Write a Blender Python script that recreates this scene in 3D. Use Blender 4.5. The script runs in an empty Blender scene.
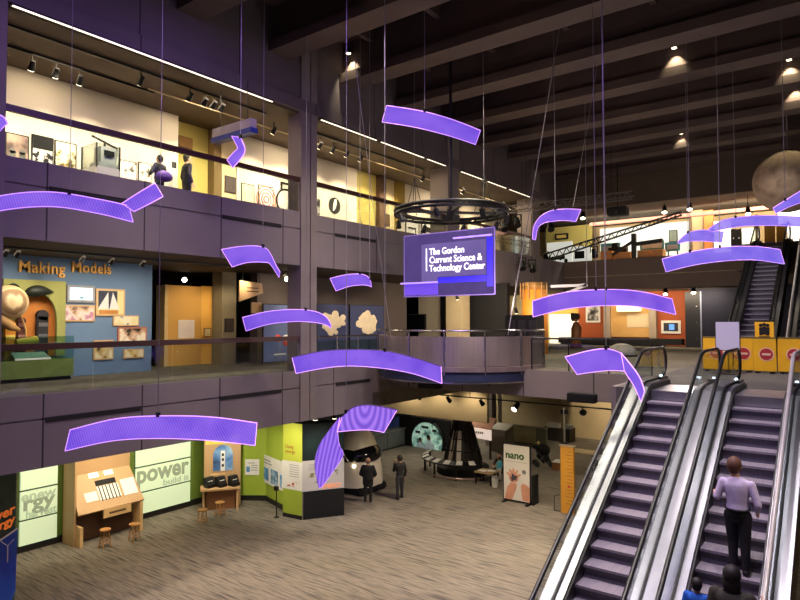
import bpy, bmesh, math, random
from mathutils import Vector, Matrix
random.seed(7)
sc = bpy.context.scene
COL = sc.collection
PI = math.pi
R = math.radians

# ------------------------------------------------------------------ camera
FPX = 615.0
TH, RO = R(1.92), R(-0.1)
_F0, _R0, _Z = Vector((-.6, .8, 0)), Vector((.8, .6, 0)), Vector((0, 0, 1))
CF = math.cos(TH)*_F0 + math.sin(TH)*_Z
_U0 = -math.sin(TH)*_F0 + math.cos(TH)*_Z
CR = math.cos(RO)*_R0 + math.sin(RO)*_U0
CU = -math.sin(RO)*_R0 + math.cos(RO)*_U0
EYE = Vector((0, 0, 7.0))
cam = bpy.data.cameras.new('camera')
cam.sensor_width = 36.0
cam.lens = FPX/800*36
cam.clip_start = .05
cam.clip_end = 300
co = bpy.data.objects.new('camera', cam)
COL.objects.link(co)
co.matrix_world = Matrix(((CR.x, CU.x, -CF.x, 0), (CR.y, CU.y, -CF.y, 0), (CR.z, CU.z, -CF.z, 7.0), (0, 0, 0, 1)))
sc.camera = co

def ray(x, y): return CF + (x-400)/FPX*CR - (y-300)/FPX*CU
def PX(x, y, v): d = ray(x, y); return EYE + d*(v/d.x)
def PY(x, y, v): d = ray(x, y); return EYE + d*(v/d.y)
def PZ(x, y, v): d = ray(x, y); return EYE + d*((v-7)/d.z)
def PD(x, y, v): return EYE + ray(x, y)*v
def depth(p): return (Vector(p)-EYE).dot(CF)
def rectX(x0, y0, x1, y1, X):
    """surveyed rectangle on a plane facing +X -> Y0,Y1,z0,z1"""
    yc, xc = (y0+y1)/2, (x0+x1)/2
    c = PX(xc, yc, X); h = (y1-y0)/2*depth(c)/FPX
    return PX(x0, yc, X).y, PX(x1, yc, X).y, c.z-h, c.z+h
def rectY(x0, y0, x1, y1, Y):
    yc, xc = (y0+y1)/2, (x0+x1)/2
    c = PY(xc, yc, Y); h = (y1-y0)/2*depth(c)/FPX
    return PY(x0, yc, Y).x, PY(x1, yc, Y).x, c.z-h, c.z+h

# levels
F1, F2, F3 = 0.0, 5.46, 10.38
XW = -13.9            # front plane of the left galleries

# ------------------------------------------------------------------ materials
def srgb(c):
    return tuple(((v/255)/12.92 if v/255 <= .04045 else ((v/255+.055)/1.055)**2.4) for v in c)
MATS = {}
def mat(name, c, rough=.6, metal=0.0, var=.12, scale=3.0, stretch=(1, 1, 1), emis=0.0, bump=0.0, spec=.5):
    """procedural surface: base colour broken up by a little noise"""
    if name in MATS: return MATS[name]
    m = bpy.data.materials.new(name); m.use_nodes = True
    nt = m.node_tree; N, L = nt.nodes, nt.links
    b = N['Principled BSDF']
    c = srgb(c)
    tc = N.new('ShaderNodeTexCoord'); mp = N.new('ShaderNodeMapping'); mp.inputs['Scale'].default_value = stretch
    no = N.new('ShaderNodeTexNoise'); no.inputs['Scale'].default_value = scale; no.inputs['Detail'].default_value = 4
    cr = N.new('ShaderNodeValToRGB')
    cr.color_ramp.elements[0].position = .3; cr.color_ramp.elements[1].position = .7
    cr.color_ramp.elements[0].color = (*[v*(1-var) for v in c], 1)
    cr.color_ramp.elements[1].color = (*[min(1, v*(1+var)) for v in c], 1)
    L.new(tc.outputs['Object'], mp.inputs['Vector']); L.new(mp.outputs['Vector'], no.inputs['Vector'])
    L.new(no.outputs['Fac'], cr.inputs['Fac']); L.new(cr.outputs['Color'], b.inputs['Base Color'])
    b.inputs['Roughness'].default_value = rough; b.inputs['Metallic'].default_value = metal
    b.inputs['Specular IOR Level'].default_value = spec
    if emis:
        L.new(cr.outputs['Color'], b.inputs['Emission Color']); b.inputs['Emission Strength'].default_value = emis
    if bump:
        bp = N.new('ShaderNodeBump'); bp.inputs['Strength'].default_value = bump
        L.new(no.outputs['Fac'], bp.inputs['Height']); L.new(bp.outputs['Normal'], b.inputs['Normal'])
    MATS[name] = m
    return m

def ramp_mat(name, cols, scale=4.0, kind='noise', stretch=(1, 1, 1), rough=.5, emis=0.0, detail=3.0, lo=.3, hi=.7, const=False):
    """picture-like or patterned surface: a texture through a colour ramp"""
    if name in MATS: return MATS[name]
    m = bpy.data.materials.new(name); m.use_nodes = True
    nt = m.node_tree; N, L = nt.nodes, nt.links
    b = N['Principled BSDF']
    tc = N.new('ShaderNodeTexCoord'); mp = N.new('ShaderNodeMapping'); mp.inputs['Scale'].default_value = stretch
    L.new(tc.outputs['Object'], mp.inputs['Vector'])
    if kind == 'noise':
        t = N.new('ShaderNodeTexNoise'); t.inputs['Scale'].default_value = scale; t.inputs['Detail'].default_value = detail; out = t.outputs['Fac']
    elif kind == 'voronoi':
        t = N.new('ShaderNodeTexVoronoi'); t.inputs['Scale'].default_value = scale; out = t.outputs['Distance']
    else:
        t = N.new('ShaderNodeTexWave'); t.inputs['Scale'].default_value = scale; t.inputs['Distortion'].default_value = detail; out = t.outputs['Fac']
        if kind == 'wavez': t.bands_direction = 'Z'
        if kind == 'wavey': t.bands_direction = 'Y'
    L.new(mp.outputs['Vector'], t.inputs['Vector'])
    cr = N.new('ShaderNodeValToRGB'); e = cr.color_ramp.elements
    if const: cr.color_ramp.interpolation = 'CONSTANT'
    n = len(cols)
    for i, c in enumerate(cols):
        p = lo + (hi-lo)*i/max(1, n-1)
        if i < 2: e[i].position = p; el = e[i]
        else: el = e.new(p)
        el.color = (*srgb(c), 1)
    L.new(out, cr.inputs['Fac']); L.new(cr.outputs['Color'], b.inputs['Base Color'])
    b.inputs['Roughness'].default_value = rough
    if emis:
        L.new(cr.outputs['Color'], b.inputs['Emission Color']); b.inputs['Emission Strength'].default_value = emis
    MATS[name] = m
    return m

def emit(name, c, s):
    if name in MATS: return MATS[name]
    m = bpy.data.materials.new(name); m.use_nodes = True
    N, L = m.node_tree.nodes, m.node_tree.links
    b = N['Principled BSDF']
    b.inputs['Base Color'].default_value = (*srgb(c), 1)
    b.inputs['Emission Color'].default_value = (*srgb(c), 1); b.inputs['Emission Strength'].default_value = s
    MATS[name] = m
    return m

def glass(name, tint=(235, 240, 240), alpha=.10, rough=.04):
    if name in MATS: return MATS[name]
    m = bpy.data.materials.new(name); m.use_nodes = True
    N, L = m.node_tree.nodes, m.node_tree.links
    N.remove(N['Principled BSDF'])
    t = N.new('ShaderNodeBsdfTransparent'); t.inputs['Color'].default_value = (*srgb(tint), 1)
    g = N.new('ShaderNodeBsdfGlossy'); g.inputs['Roughness'].default_value = rough
    fr = N.new('ShaderNodeFresnel'); fr.inputs['IOR'].default_value = 1.45
    mu = N.new('ShaderNodeMath'); mu.operation = 'MULTIPLY_ADD'; mu.inputs[1].default_value = .32; mu.inputs[2].default_value = alpha*.2
    mx = N.new('ShaderNodeMixShader')
    L.new(fr.outputs['Fac'], mu.inputs[0]); L.new(mu.outputs[0], mx.inputs['Fac'])
    L.new(t.outputs[0], mx.inputs[1]); L.new(g.outputs[0], mx.inputs[2]); L.new(mx.outputs[0], N['Material Output'].inputs['Surface'])
    MATS[name] = m
    return m

def glow_sheet(name, c1, c2, s, trans, scale=9.0, style='fine', mixn=.55):
    """edge-lit engraved acrylic: glows, with engraved lines, and lets a little of what is behind through"""
    if name in MATS: return MATS[name]
    m = bpy.data.materials.new(name); m.use_nodes = True
    N, L = m.node_tree.nodes, m.node_tree.links
    N.remove(N['Principled BSDF'])
    tc = N.new('ShaderNodeTexCoord'); w = N.new('ShaderNodeTexWave'); w.inputs['Scale'].default_value = scale
    w.inputs['Distortion'].default_value = .6; w.inputs['Detail'].default_value = 2
    if style == 'rings': w.wave_type = 'RINGS'; w.rings_direction = 'Z'
    else: w.bands_direction = 'DIAGONAL' if style == 'fine' else 'X'
    L.new(tc.outputs['Object'], w.inputs['Vector'])
    no = N.new('ShaderNodeTexNoise'); no.inputs['Scale'].default_value = 1.3; no.inputs['Detail'].default_value = 3
    L.new(tc.outputs['Object'], no.inputs['Vector'])
    mr = N.new('ShaderNodeMapRange'); mr.inputs['From Min'].default_value = .3; mr.inputs['From Max'].default_value = .7
    L.new(no.outputs['Fac'], mr.inputs['Value'])
    mi = N.new('ShaderNodeMath'); mi.operation = 'MULTIPLY'; mi.inputs[1].default_value = 1-mixn; L.new(w.outputs['Fac'], mi.inputs[0])
    ma = N.new('ShaderNodeMath'); ma.operation = 'MULTIPLY_ADD'; ma.inputs[1].default_value = mixn
    L.new(mr.outputs['Result'], ma.inputs[0]); L.new(mi.outputs[0], ma.inputs[2])
    cr = N.new('ShaderNodeValToRGB')
    cr.color_ramp.elements[0].color = (*srgb(c1), 1); cr.color_ramp.elements[1].color = (*srgb(c2), 1)
    L.new(ma.outputs[0], cr.inputs['Fac'])
    e = N.new('ShaderNodeEmission'); e.inputs['Strength'].default_value = s
    L.new(cr.outputs['Color'], e.inputs['Color'])
    t = N.new('ShaderNodeBsdfTransparent'); mx = N.new('ShaderNodeMixShader'); mx.inputs['Fac'].default_value = 1-trans
    L.new(t.outputs[0], mx.inputs[1]); L.new(e.outputs[0], mx.inputs[2]); L.new(mx.outputs[0], N['Material Output'].inputs['Surface'])
    MATS[name] = m
    return m

def joints_mat(name, c, axis, off, pitch, rough=.75, var=.1, mort=(40, 34, 36), row=40.0, zoff=0.0):
    """precast concrete with open panel joints; axis = horizontal axis the joints step along"""
    if name in MATS: return MATS[name]
    m = mat(name, c, rough, 0, var, .7, bump=.05)
    N, L = m.node_tree.nodes, m.node_tree.links
    b = N['Principled BSDF']
    src = b.inputs['Base Color'].links[0].from_socket
    tc = N.new('ShaderNodeTexCoord'); sp = N.new('ShaderNodeSeparateXYZ'); cb = N.new('ShaderNodeCombineXYZ')
    a1 = N.new('ShaderNodeMath'); a1.inputs[1].default_value = -off
    a2 = N.new('ShaderNodeMath'); a2.inputs[1].default_value = zoff
    L.new(tc.outputs['Object'], sp.inputs[0]); L.new(sp.outputs[axis], a1.inputs[0]); L.new(sp.outputs['Z'], a2.inputs[0])
    L.new(a1.outputs[0], cb.inputs[0]); L.new(a2.outputs[0], cb.inputs[1])
    br = N.new('ShaderNodeTexBrick'); br.offset = 0; br.inputs['Scale'].default_value = 1
    br.inputs['Brick Width'].default_value = pitch; br.inputs['Row Height'].default_value = row
    br.inputs['Mortar Size'].default_value = .018; br.inputs['Mortar Smooth'].default_value = 0
    L.new(cb.outputs[0], br.inputs['Vector'])
    mx = N.new('ShaderNodeMixRGB'); mx.inputs['Color2'].default_value = (*srgb(mort), 1)
    L.new(br.outputs['Fac'], mx.inputs['Fac']); L.new(src, mx.inputs['Color1']); L.new(mx.outputs[0], b.inputs['Base Color'])
    return m

# ------------------------------------------------------------------ mesh builder
class MB:
    def __init__(s): s.bm = bmesh.new()
    def box(s, x0, x1, y0, y1, z0, z1, rz=0, piv=None):
        vs = [s.bm.verts.new((x, y, z)) for x in (min(x0, x1), max(x0, x1)) for y in (min(y0, y1), max(y0, y1)) for z in (min(z0, z1), max(z0, z1))]
        for f in ((0, 1, 3, 2), (4, 6, 7, 5), (0, 4, 5, 1), (2, 3, 7, 6), (0, 2, 6, 4), (1, 5, 7, 3)):
            s.bm.faces.new([vs[i] for i in f])
        if rz:
            bmesh.ops.rotate(s.bm, verts=vs, cent=piv or ((x0+x1)/2, (y0+y1)/2, 0), matrix=Matrix.Rotation(rz, 3, 'Z'))
        return s
    def bar(s, p, q, w, h, up=(0, 0, 1)):
        """rectangular bar from p to q"""
        p, q = Vector(p), Vector(q); d = (q-p).normalized(); u = Vector(up)
        if abs(d.dot(u)) > .98: u = Vector((1, 0, 0))
        a = d.cross(u).normalized()*w/2; b = a.cross(d).normalized()*h/2
        v = [s.bm.verts.new(x) for x in (p-a-b, p+a-b, p+a+b, p-a+b, q-a-b, q+a-b, q+a+b, q-a+b)]
        for f in ((3, 2, 1, 0), (4, 5, 6, 7), (0, 1, 5, 4), (1, 2, 6, 5), (2, 3, 7, 6), (3, 0, 4, 7)): s.bm.faces.new([v[i] for i in f])
        return s
    def tube(s, pts, r, n=8, closed=False, caps=True):
        pts = [Vector(p) for p in pts]; N = len(pts); rr = r if isinstance(r, (list, tuple)) else [r]*N
        rings = []; prev = None
        for i, p in enumerate(pts):
            if closed: t = pts[(i+1) % N]-pts[i-1]
            else: t = pts[min(i+1, N-1)]-pts[max(i-1, 0)]
            t.normalize()
            if prev is None:
                u = Vector((0, 0, 1)) if abs(t.z) < .9 else Vector((1, 0, 0))
                a = t.cross(u).normalized()
            else:
                a = (prev-t*prev.dot(t)).normalized()
            prev = a; b = t.cross(a)
            rings.append([s.bm.verts.new(p+(a*math.cos(2*PI*k/n)+b*math.sin(2*PI*k/n))*rr[i]) for k in range(n)])
        for i in range(N if closed else N-1):
            A, B = rings[i], rings[(i+1) % N]
            for k in range(n): s.bm.faces.new((A[k], A[(k+1) % n], B[(k+1) % n], B[k]))
        if caps and not closed:
            s.bm.faces.new(rings[0][::-1]); s.bm.faces.new(rings[-1])
        return s
    def cyl(s, p, q, r0, r1=None, n=16): return s.tube([p, q], [r0, r0 if r1 is None else r1], n)
    def lathe(s, prof, c, n=24):
        c = Vector(c); rings = []
        for r, z in prof:
            rings.append([s.bm.verts.new(c+Vector((r*math.cos(2*PI*k/n), r*math.sin(2*PI*k/n), z))) for k in range(n)])
        for A, B in zip(rings, rings[1:]):
            for k in range(n): s.bm.faces.new((A[k], A[(k+1) % n], B[(k+1) % n], B[k]))
        s.bm.faces.new(rings[0][::-1]); s.bm.faces.new(rings[-1])
        return s
    def ball(s, c, r, n=12, sc_=(1, 1, 1), rot=None):
        m = Matrix.Translation(Vector(c)) @ (rot.to_4x4() if rot else Matrix.Identity(4)) @ Matrix.Diagonal((*[r*k for k in sc_], 1))
        bmesh.ops.create_uvsphere(s.bm, u_segments=n*2, v_segments=n, radius=1, matrix=m)
        return s
    def prism(s, poly, ext):
        ext = Vector(ext); a = [s.bm.verts.new(p) for p in poly]; b = [s.bm.verts.new(Vector(p)+ext) for p in poly]
        n = len(a)
        s.bm.faces.new(a[::-1]); s.bm.faces.new(b)
        for k in range(n): s.bm.faces.new((a[k], a[(k+1) % n], b[(k+1) % n], b[k]))
        return s
    def grid(s, rows, thick=0.0):
        """rows of points -> sheet; thick gives it a back face"""
        V = [[s.bm.verts.new(p) for p in r] for r in rows]
        fs = []
        for A, B in zip(V, V[1:]):
            for k in range(len(A)-1): fs.append(s.bm.faces.new((A[k], A[k+1], B[k+1], B[k])))
        if thick:
            R_, C_ = len(rows), len(rows[0]); W = []
            for i in range(R_):
                W.append([])
                for k in range(C_):
                    du = Vector(rows[min(i+1, R_-1)][k])-Vector(rows[max(i-1, 0)][k]); dv = Vector(rows[i][min(k+1, C_-1)])-Vector(rows[i][max(k-1, 0)])
                    W[i].append(s.bm.verts.new(Vector(rows[i][k])+du.cross(dv).normalized()*thick))
            for A, B_ in zip(W, W[1:]):
                for k in range(C_-1): s.bm.faces.new((A[k], B_[k], B_[k+1], A[k+1]))
            rim = [(0, k) for k in range(C_)]+[(i, C_-1) for i in range(1, R_)]+[(R_-1, k) for k in range(C_-2, -1, -1)]+[(i, 0) for i in range(R_-2, 0, -1)]
            for (a, b), (c, d) in zip(rim, rim[1:]+rim[:1]): s.bm.faces.new((V[a][b], W[a][b], W[c][d], V[c][d]))
        return s
    def build(s, name, m, parent=None, smooth=False, bevel=0.0, kind=None):
        if bevel:
            bmesh.ops.bevel(s.bm, geom=list(s.bm.edges), offset=bevel, segments=2, affect='EDGES', clamp_overlap=True)
        bmesh.ops.recalc_face_normals(s.bm, faces=s.bm.faces)
        if parent is not None:
            o = wloc(parent)
            bmesh.ops.translate(s.bm, verts=s.bm.verts, vec=-o)
        me = bpy.data.meshes.new(name); s.bm.to_mesh(me); s.bm.free()
        if smooth:
            for p in me.polygons: p.use_smooth = True
        me.materials.append(m)
        ob = bpy.data.objects.new(name, me); COL.objects.link(ob)
        if parent is not None: ob.parent = parent
        if kind: ob['kind'] = kind
        return ob

def wloc(o):
    v = Vector((0, 0, 0))
    while o is not None: v = v + o.location; o = o.parent
    return v
def thing(name, label, cat, loc, group=None):
    o = bpy.data.objects.new(name, None); COL.objects.link(o); o.location = loc; o.empty_display_size = .1
    o['label'] = label; o['category'] = cat
    if group: o['group'] = group
    return o
def tag(o, label, cat, group=None):
    o['label'] = label; o['category'] = cat
    if group: o['group'] = group
    return o
def B(*a, **k): return MB().box(*a, **k)
def struct(name, mb, m): return mb.build(name, m, kind='structure')
def clone(o, loc, label=None, group=None):
    r = o.copy(); COL.objects.link(r); r.location = loc
    if label: r['label'] = label
    if group: r['group'] = group
    for ch in list(o.children):
        c = ch.copy(); COL.objects.link(c); c.parent = r
        for g in ch.children:
            d = g.copy(); COL.objects.link(d); d.parent = c
    return r
def text(name, body, size, loc, ex, m, parent=None, ext=.01, align='LEFT', bold=0.0, spacing=1.0, line=1.0, up=(0, 0, 1), sx=1.0):
    cu = bpy.data.curves.new(name, 'FONT'); cu.body = body; cu.size = size; cu.extrude = ext; cu.align_x = align
    cu.offset = bold; cu.space_character = spacing; cu.space_line = line; cu.resolution_u = 3
    t = bpy.data.objects.new('tmp', cu); COL.objects.link(t)
    me = bpy.data.meshes.new_from_object(t.evaluated_get(bpy.context.evaluated_depsgraph_get()))
    bpy.data.objects.remove(t); bpy.data.curves.remove(cu)
    ex = Vector(ex).normalized(); ez = Vector(up).normalized(); en = ex.cross(ez)
    M = Matrix(((ex.x*sx, ez.x, en.x, loc[0]), (ex.y*sx, ez.y, en.y, loc[1]), (ex.z*sx, ez.z, en.z, loc[2]), (0, 0, 0, 1)))
    if parent is not None: M = Matrix.Translation(-wloc(parent)) @ M
    me.transform(M); me.materials.clear(); me.materials.append(m); me.name = name
    o = bpy.data.objects.new(name, me); COL.objects.link(o)
    if parent is not None: o.parent = parent
    return o
def area(name, loc, aim, energy, col, sx, sy=None, spread=PI):
    l = bpy.data.lights.new(name, 'AREA'); l.energy = energy; l.color = col; l.size = sx
    l.shape = 'RECTANGLE' if sy else 'DISK'
    if sy: l.size_y = sy
    l.spread = spread
    o = bpy.data.objects.new(name, l); COL.objects.link(o); o.location = loc
    o.rotation_euler = (Vector(aim)-Vector(loc)).to_track_quat('-Z', 'Y').to_euler()
    return o
def spotl(name, loc, aim, energy, col, ang=60, blend=.6, rad=.05):
    l = bpy.data.lights.new(name, 'SPOT'); l.energy = energy; l.color = col; l.spot_size = R(ang); l.spot_blend = blend; l.shadow_soft_size = rad
    o = bpy.data.objects.new(name, l); COL.objects.link(o); o.location = loc
    o.rotation_euler = (Vector(aim)-Vector(loc)).to_track_quat('-Z', 'Y').to_euler()
    return o
WARM = (1, .80, .55); AMB = (1, .68, .38); COOL = (.85, .9, 1); PURP = (.45, .25, 1)

# palette
CONC = joints_mat('precast_concrete_gallery', (116, 107, 108), 'Y', 5.94, 2.24, var=.1)
CONCX = joints_mat('precast_concrete_bridge', (118, 108, 104), 'X', .4, 2.24, var=.1)
COLM = mat('column_concrete', (120, 111, 108), .8, 0, .1, 1.2)
BEAM = mat('dark_roof_concrete', (84, 70, 66), .85, 0, .15, .8)
ROOFM = mat('roof_deck_dark', (58, 48, 46), .9, 0, .15, .8)
SOFF = mat('gallery_soffit', (78, 66, 52), .8, 0, .1, 1.0)
BLACK = mat('black_metal', (20, 20, 22), .45, .3, .1, 5)
BLKM = mat('black_matte', (13, 13, 15), .8, 0, .15, 4)
STEEL = mat('brushed_steel', (200, 200, 205), .27, 1.0, .06, 3, (1, 1, 25))
STEELD = mat('satin_steel_deck', (150, 150, 158), .36, 1.0, .08, 2, (3, .4, 3))
CHROME = mat('polished_rail', (205, 205, 210), .18, 1.0, .03, 3)
CABLE = mat('steel_cable', (150, 145, 148), .4, .4, .05, 3)
WOODR = mat('dark_red_wood_rail', (62, 34, 30), .4, 0, .15, 4, (4, .4, 4))
WHITE = mat('white_wall_paint', (222, 212, 192), .8, 0, .02, 1)
WHITEP = mat('white_print', (225, 222, 215), .6, 0, .04, 4)
YELW = mat('mustard_wall_paint', (188, 172, 92), .8, 0, .05, 1)
BROWNP = mat('brown_panel', (92, 66, 44), .7, 0, .1, 3)
CREAM = mat('cream_paint', (214, 196, 150), .75, 0, .05, 2)
NAVY = mat('navy_paint', (9, 12, 40), .7, 0, .1, 2)
GLASS = glass('clear_glass')
GLASSG = glass('greenish_glass', (214, 236, 226), .3)
PLY = ramp_mat('plywood', [(186, 150, 106), (200, 166, 122), (176, 140, 98)], 2.0, 'wavez', (1, 1, 3), .55, detail=2.5, lo=.1, hi=.9)
GREEN = mat('lime_green_wall', (152, 172, 52), .75, 0, .05, 1.2)
DKGREEN = mat('moss_green_wall', (100, 122, 40), .75, 0, .05, 1.2)
BASEB = mat('black_baseboard', (24, 22, 22), .5, 0, .1, 2)
BULB = emit('lamp_glow', (255, 240, 205), 9.0)
BULBS = emit('lamp_glow_soft', (255, 236, 200), 5.0)

exec_parts = []
# ================================================================== SETTING
CARPET = ramp_mat('striped_carpet', [(66, 62, 58), (104, 97, 88), (134, 124, 109), (92, 86, 79)], 1.0, 'noise', (1.1, 13, 1), .95, detail=5, lo=.28, hi=.72)
CARPET2 = ramp_mat('gallery_carpet', [(84, 80, 68), (104, 98, 84), (92, 88, 74)], 2.0, 'noise', (1, 1, 1), .9, lo=.3, hi=.7)
LANDM = ramp_mat('landing_carpet', [(70, 66, 64), (88, 84, 80)], 3.0, 'noise', (1, 1, 1), .9)
struct('floor', B(-30, 8, -4, 48, -.3, 0), CARPET)
struct('floor_gallery_middle', B(-30, -14, -4, 48, 3.92, F2), CARPET2)
struct('floor_bridge', B(-14, -4.6, 18, 48, 4.64, F2), CARPET2)
struct('floor_landing', B(-4.6, 8, 14.5, 48, 4.47, F2), LANDM)
struct('floor_gallery_upper', B(-30, -14, -4, 48, 8.75, F3), SOFF)
struct('floor_gallery_back', B(-14, 8, 34.6, 48, 8.75, F3), SOFF)
struct('floor_upper_landing', B(-4.45, 8, 31.1, 34.5, 9.2, F3), SOFF)
struct('ceiling_gallery', B(-30, -14, -4, 48, 13.5, 13.9), SOFF)
struct('ceiling_gallery_back', B(-14, 8, 34.7, 48, 13.36, 13.7), SOFF)
struct('ceiling', B(-30, 8, -4, 48, 17.3, 17.6), ROOFM)
# fascias: two courses of panels with an open joint between them
def fascia_left(nm, y0, y1, z0, zm, z1, m):
    struct(nm, MB().box(-14, XW, y0, y1, z0, zm-.02).box(-14, XW, y0, y1, zm+.02, z1).box(-14, XW-.03, y0, y1, zm-.02, zm+.02), m)
fascia_left('wall_left_fascia_middle', -4, 16.9, 3.9, 4.93, F2, CONC)
fascia_left('wall_left_fascia_upper', -4, 48, 8.72, 9.85, F3+.01, CONC)
struct('wall_left_top', MB().box(-14, XW, -4, 34.5, 13.95, 17.3).box(-14, XW+.06, -4, 34.5, 13.56, 13.94), joints_mat('precast_concrete_top', (96, 87, 90), 'Y', 5.0, 3.0, var=.1))
struct('wall_bridge_fascia', MB().box(-14, -4.6, 17.88, 18, 4.62, F2).box(-14, XW, 16.9, 17.88, 4.45, F2), CONCX)
struct('wall_landing_fascia', MB().box(-4.72, -4.6, 14.5, 17.88, 4.45, F2), CONCX)
struct('wall_back_fascia', MB().box(-13.9, 8, 34.48, 34.6, 8.72, 9.46).box(-13.9, 8, 34.48, 34.6, 9.5, F3+.02).box(-13.9, 8, 34.52, 34.6, 9.46, 9.5), mat('back_fascia_concrete', (92, 78, 68), .8, 0, .08, 1))
struct('wall_back_top', B(-13.9, 8, 34.5, 34.7, 13.36, 17.3), mat('back_bulkhead', (82, 70, 60), .85, 0, .08, .8))
struct('trim_back_pale_line', B(-13.9, 8, 34.44, 34.5, 9.47, 9.50), mat('pale_line_trim', (150, 132, 104), .6))
# columns
for i, (y0, y1) in enumerate(((4.0, 5.1), (13.36, 14.06), (21.85, 22.75), (30.2, 31.1))):
    if i == 1:   # two half columns with the movement joint between
        mb = MB().box(-14.45, XW+.05, 13.36, 13.74, 3.9, 17.3).box(-14.45, XW+.05, 13.78, 14.05, 3.9, 17.3).box(-14.45, XW-.02, 13.74, 13.78, 3.9, 17.3)
    elif i == 0: mb = MB().box(-14.75, XW+.05, y0, y1, 3.9, 17.3)
    else: mb = MB().box(-14.75, XW+.05, y0, y1, 8.7, 17.3)
    struct('column_%d' % (i+1), mb, COLM)
_ya = PX(222, 330, -18).y
struct('column_5', MB().box(PY(212, 330, _ya).x, -18.0, _ya, PX(236, 330, -18).y, F2, 8.75), mat('column_olive_grey', (132, 122, 96), .8, 0, .06, 1))
# recessed dark slots in the fascias
SLOT = mat('dark_slot', (22, 18, 20), .9)
n = 0
for z, ys in ((4.9, ((5.98, 8.15), (10.42, 12.62), (15.0, 16.75))), (9.84, ((5.98, 8.15), (10.45, 12.58), (14.95, 17.1), (19.4, 21.6)))):
    for a, b in ys:
        n += 1
        struct('trim_slot_%d' % n, B(XW-.01, XW+.012, a, b, z-.05, z+.06), SLOT)
# roof beams with their flanges, cross ribs between
ys = ys_beam = [3.65+3.07*i for i in range(11)]
for i, y in enumerate(ys):
    mb = MB().box(-13.9, 8, y-.80, y, 15.0, 15.30).box(-13.9, 8, y-.62, y-.23, 15.28, 17.3)
    struct('ceiling_beam_%d' % (i+1), mb, BEAM)
mb = MB()
for i, y in enumerate(ys[:-1]):
    for k in range(8):
        x = -12.6+2.6*k+(.0 if i % 2 else .2)
        mb.box(x-.09, x+.09, y-.23, y+2.45, 16.1, 17.3)
struct('ceiling_ribs', mb, BEAM)
struct('ceiling_girder', B(-13.9, -13.2, -4, 34.5, 16.4, 17.3), BEAM)
# outer walls
struct('wall_left', B(-30.3, -30, -4, 48, 0, 17.6), BLKM)
struct('wall_back', B(-30, 8, 48, 48.3, 0, 17.6), BLKM)

# ---- upper gallery walls, left
XG = -17.2
def gy(x, X=XG, y=165): return PX(x, y, X).y
struct('wall_upper_white', B(XG-.3, XG, 3.5, gy(178), F3, 13.5), WHITE)
struct('wall_upper_mustard', B(XG-.75, XG-.45, gy(178), gy(221), F3, 13.5), YELW)
struct('wall_upper_brown_pier', B(XG-.75, XG-.1, gy(216), gy(223), F3, 13.5), mat('olive_pier', (120, 98, 58), .8, 0, .05, 1))
struct('wall_upper_beige', B(XG-.3, XG-.04, gy(223), gy(237), F3, 13.5), CREAM)
struct('wall_upper_white_middle', B(XG-.3, XG, gy(237), gy(357), F3, 13.5), WHITE)
struct('wall_upper_mustard_middle', B(XG-.3, XG-.06, gy(357), gy(377), F3, 13.5), YELW)
struct('wall_upper_pier_middle', B(XG-.3, XG+.15, gy(377), gy(383.5), F3, 13.5), BROWNP)
struct('wall_upper_cream', B(XG-.3, XG-.04, gy(383.5), gy(395), F3, 13.5), CREAM)
struct('wall_upper_mustard_dark', B(XG-.3, XG+.05, gy(395), gy(404), F3, 13.5), mat('dark_mustard', (150, 124, 40), .8, 0, .05, 1))
struct('wall_upper_white_far', B(XG-.3, XG, gy(404), 33.5, F3, 13.5), WHITE)
# conduit line on the upper soffit
# ---- middle gallery walls, left
XB = -17.7
struct('wall_blue', B(XB-.25, XB, 3.5, PX(152, 300, XB).y, F2, 8.75), mat('exhibit_blue_wall', (104, 132, 162), .75, 0, .05, 1.5))
struct('wall_middle_dark', B(-23, -22.7, 8, 16, F2, 8.75), BLKM)
struct('wall_middle_grey', B(-18.0, -17.6, 14.8, 24, F2, 8.75), mat('grey_gallery_wall', (92, 82, 78), .8, 0, .05, 1))
struct('wall_concrete_centre', B(-17.6, PY(437, 320, 25).x, 25, 25.3, F2, 8.75), mat('pale_concrete', (150, 142, 126), .8, 0, .08, .9))
struct('wall_centre_pier', B(PY(446, 320, 24.6).x, PY(461, 320, 24.6).x, 24.6, 25.4, F2, 8.75), mat('pale_pier', (176, 160, 126), .8, 0, .06, .9))
struct('wall_centre_dark', B(PY(436, 320, 26).x, PY(507, 320, 26).x, 26, 26.3, F2, 8.75), BLKM)
# ---- back of the middle level
YB = 39.0
ORANGE = mat('burnt_orange_wall', (164, 78, 32), .7, 0, .06, 1)
struct('wall_orange', B(PY(578.5, 320, YB).x, PY(690, 320, YB).x, YB, YB+.3, F2, 8.75), ORANGE)
struct('wall_navy', B(PY(690, 320, 37.5).x, 2, 37.5, 37.8, F2, 8.75), NAVY)
struct('wall_back_beige', B(-26, PY(578, 320, YB).x, YB+.4, YB+.7, F2, 8.75), CREAM)
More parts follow.
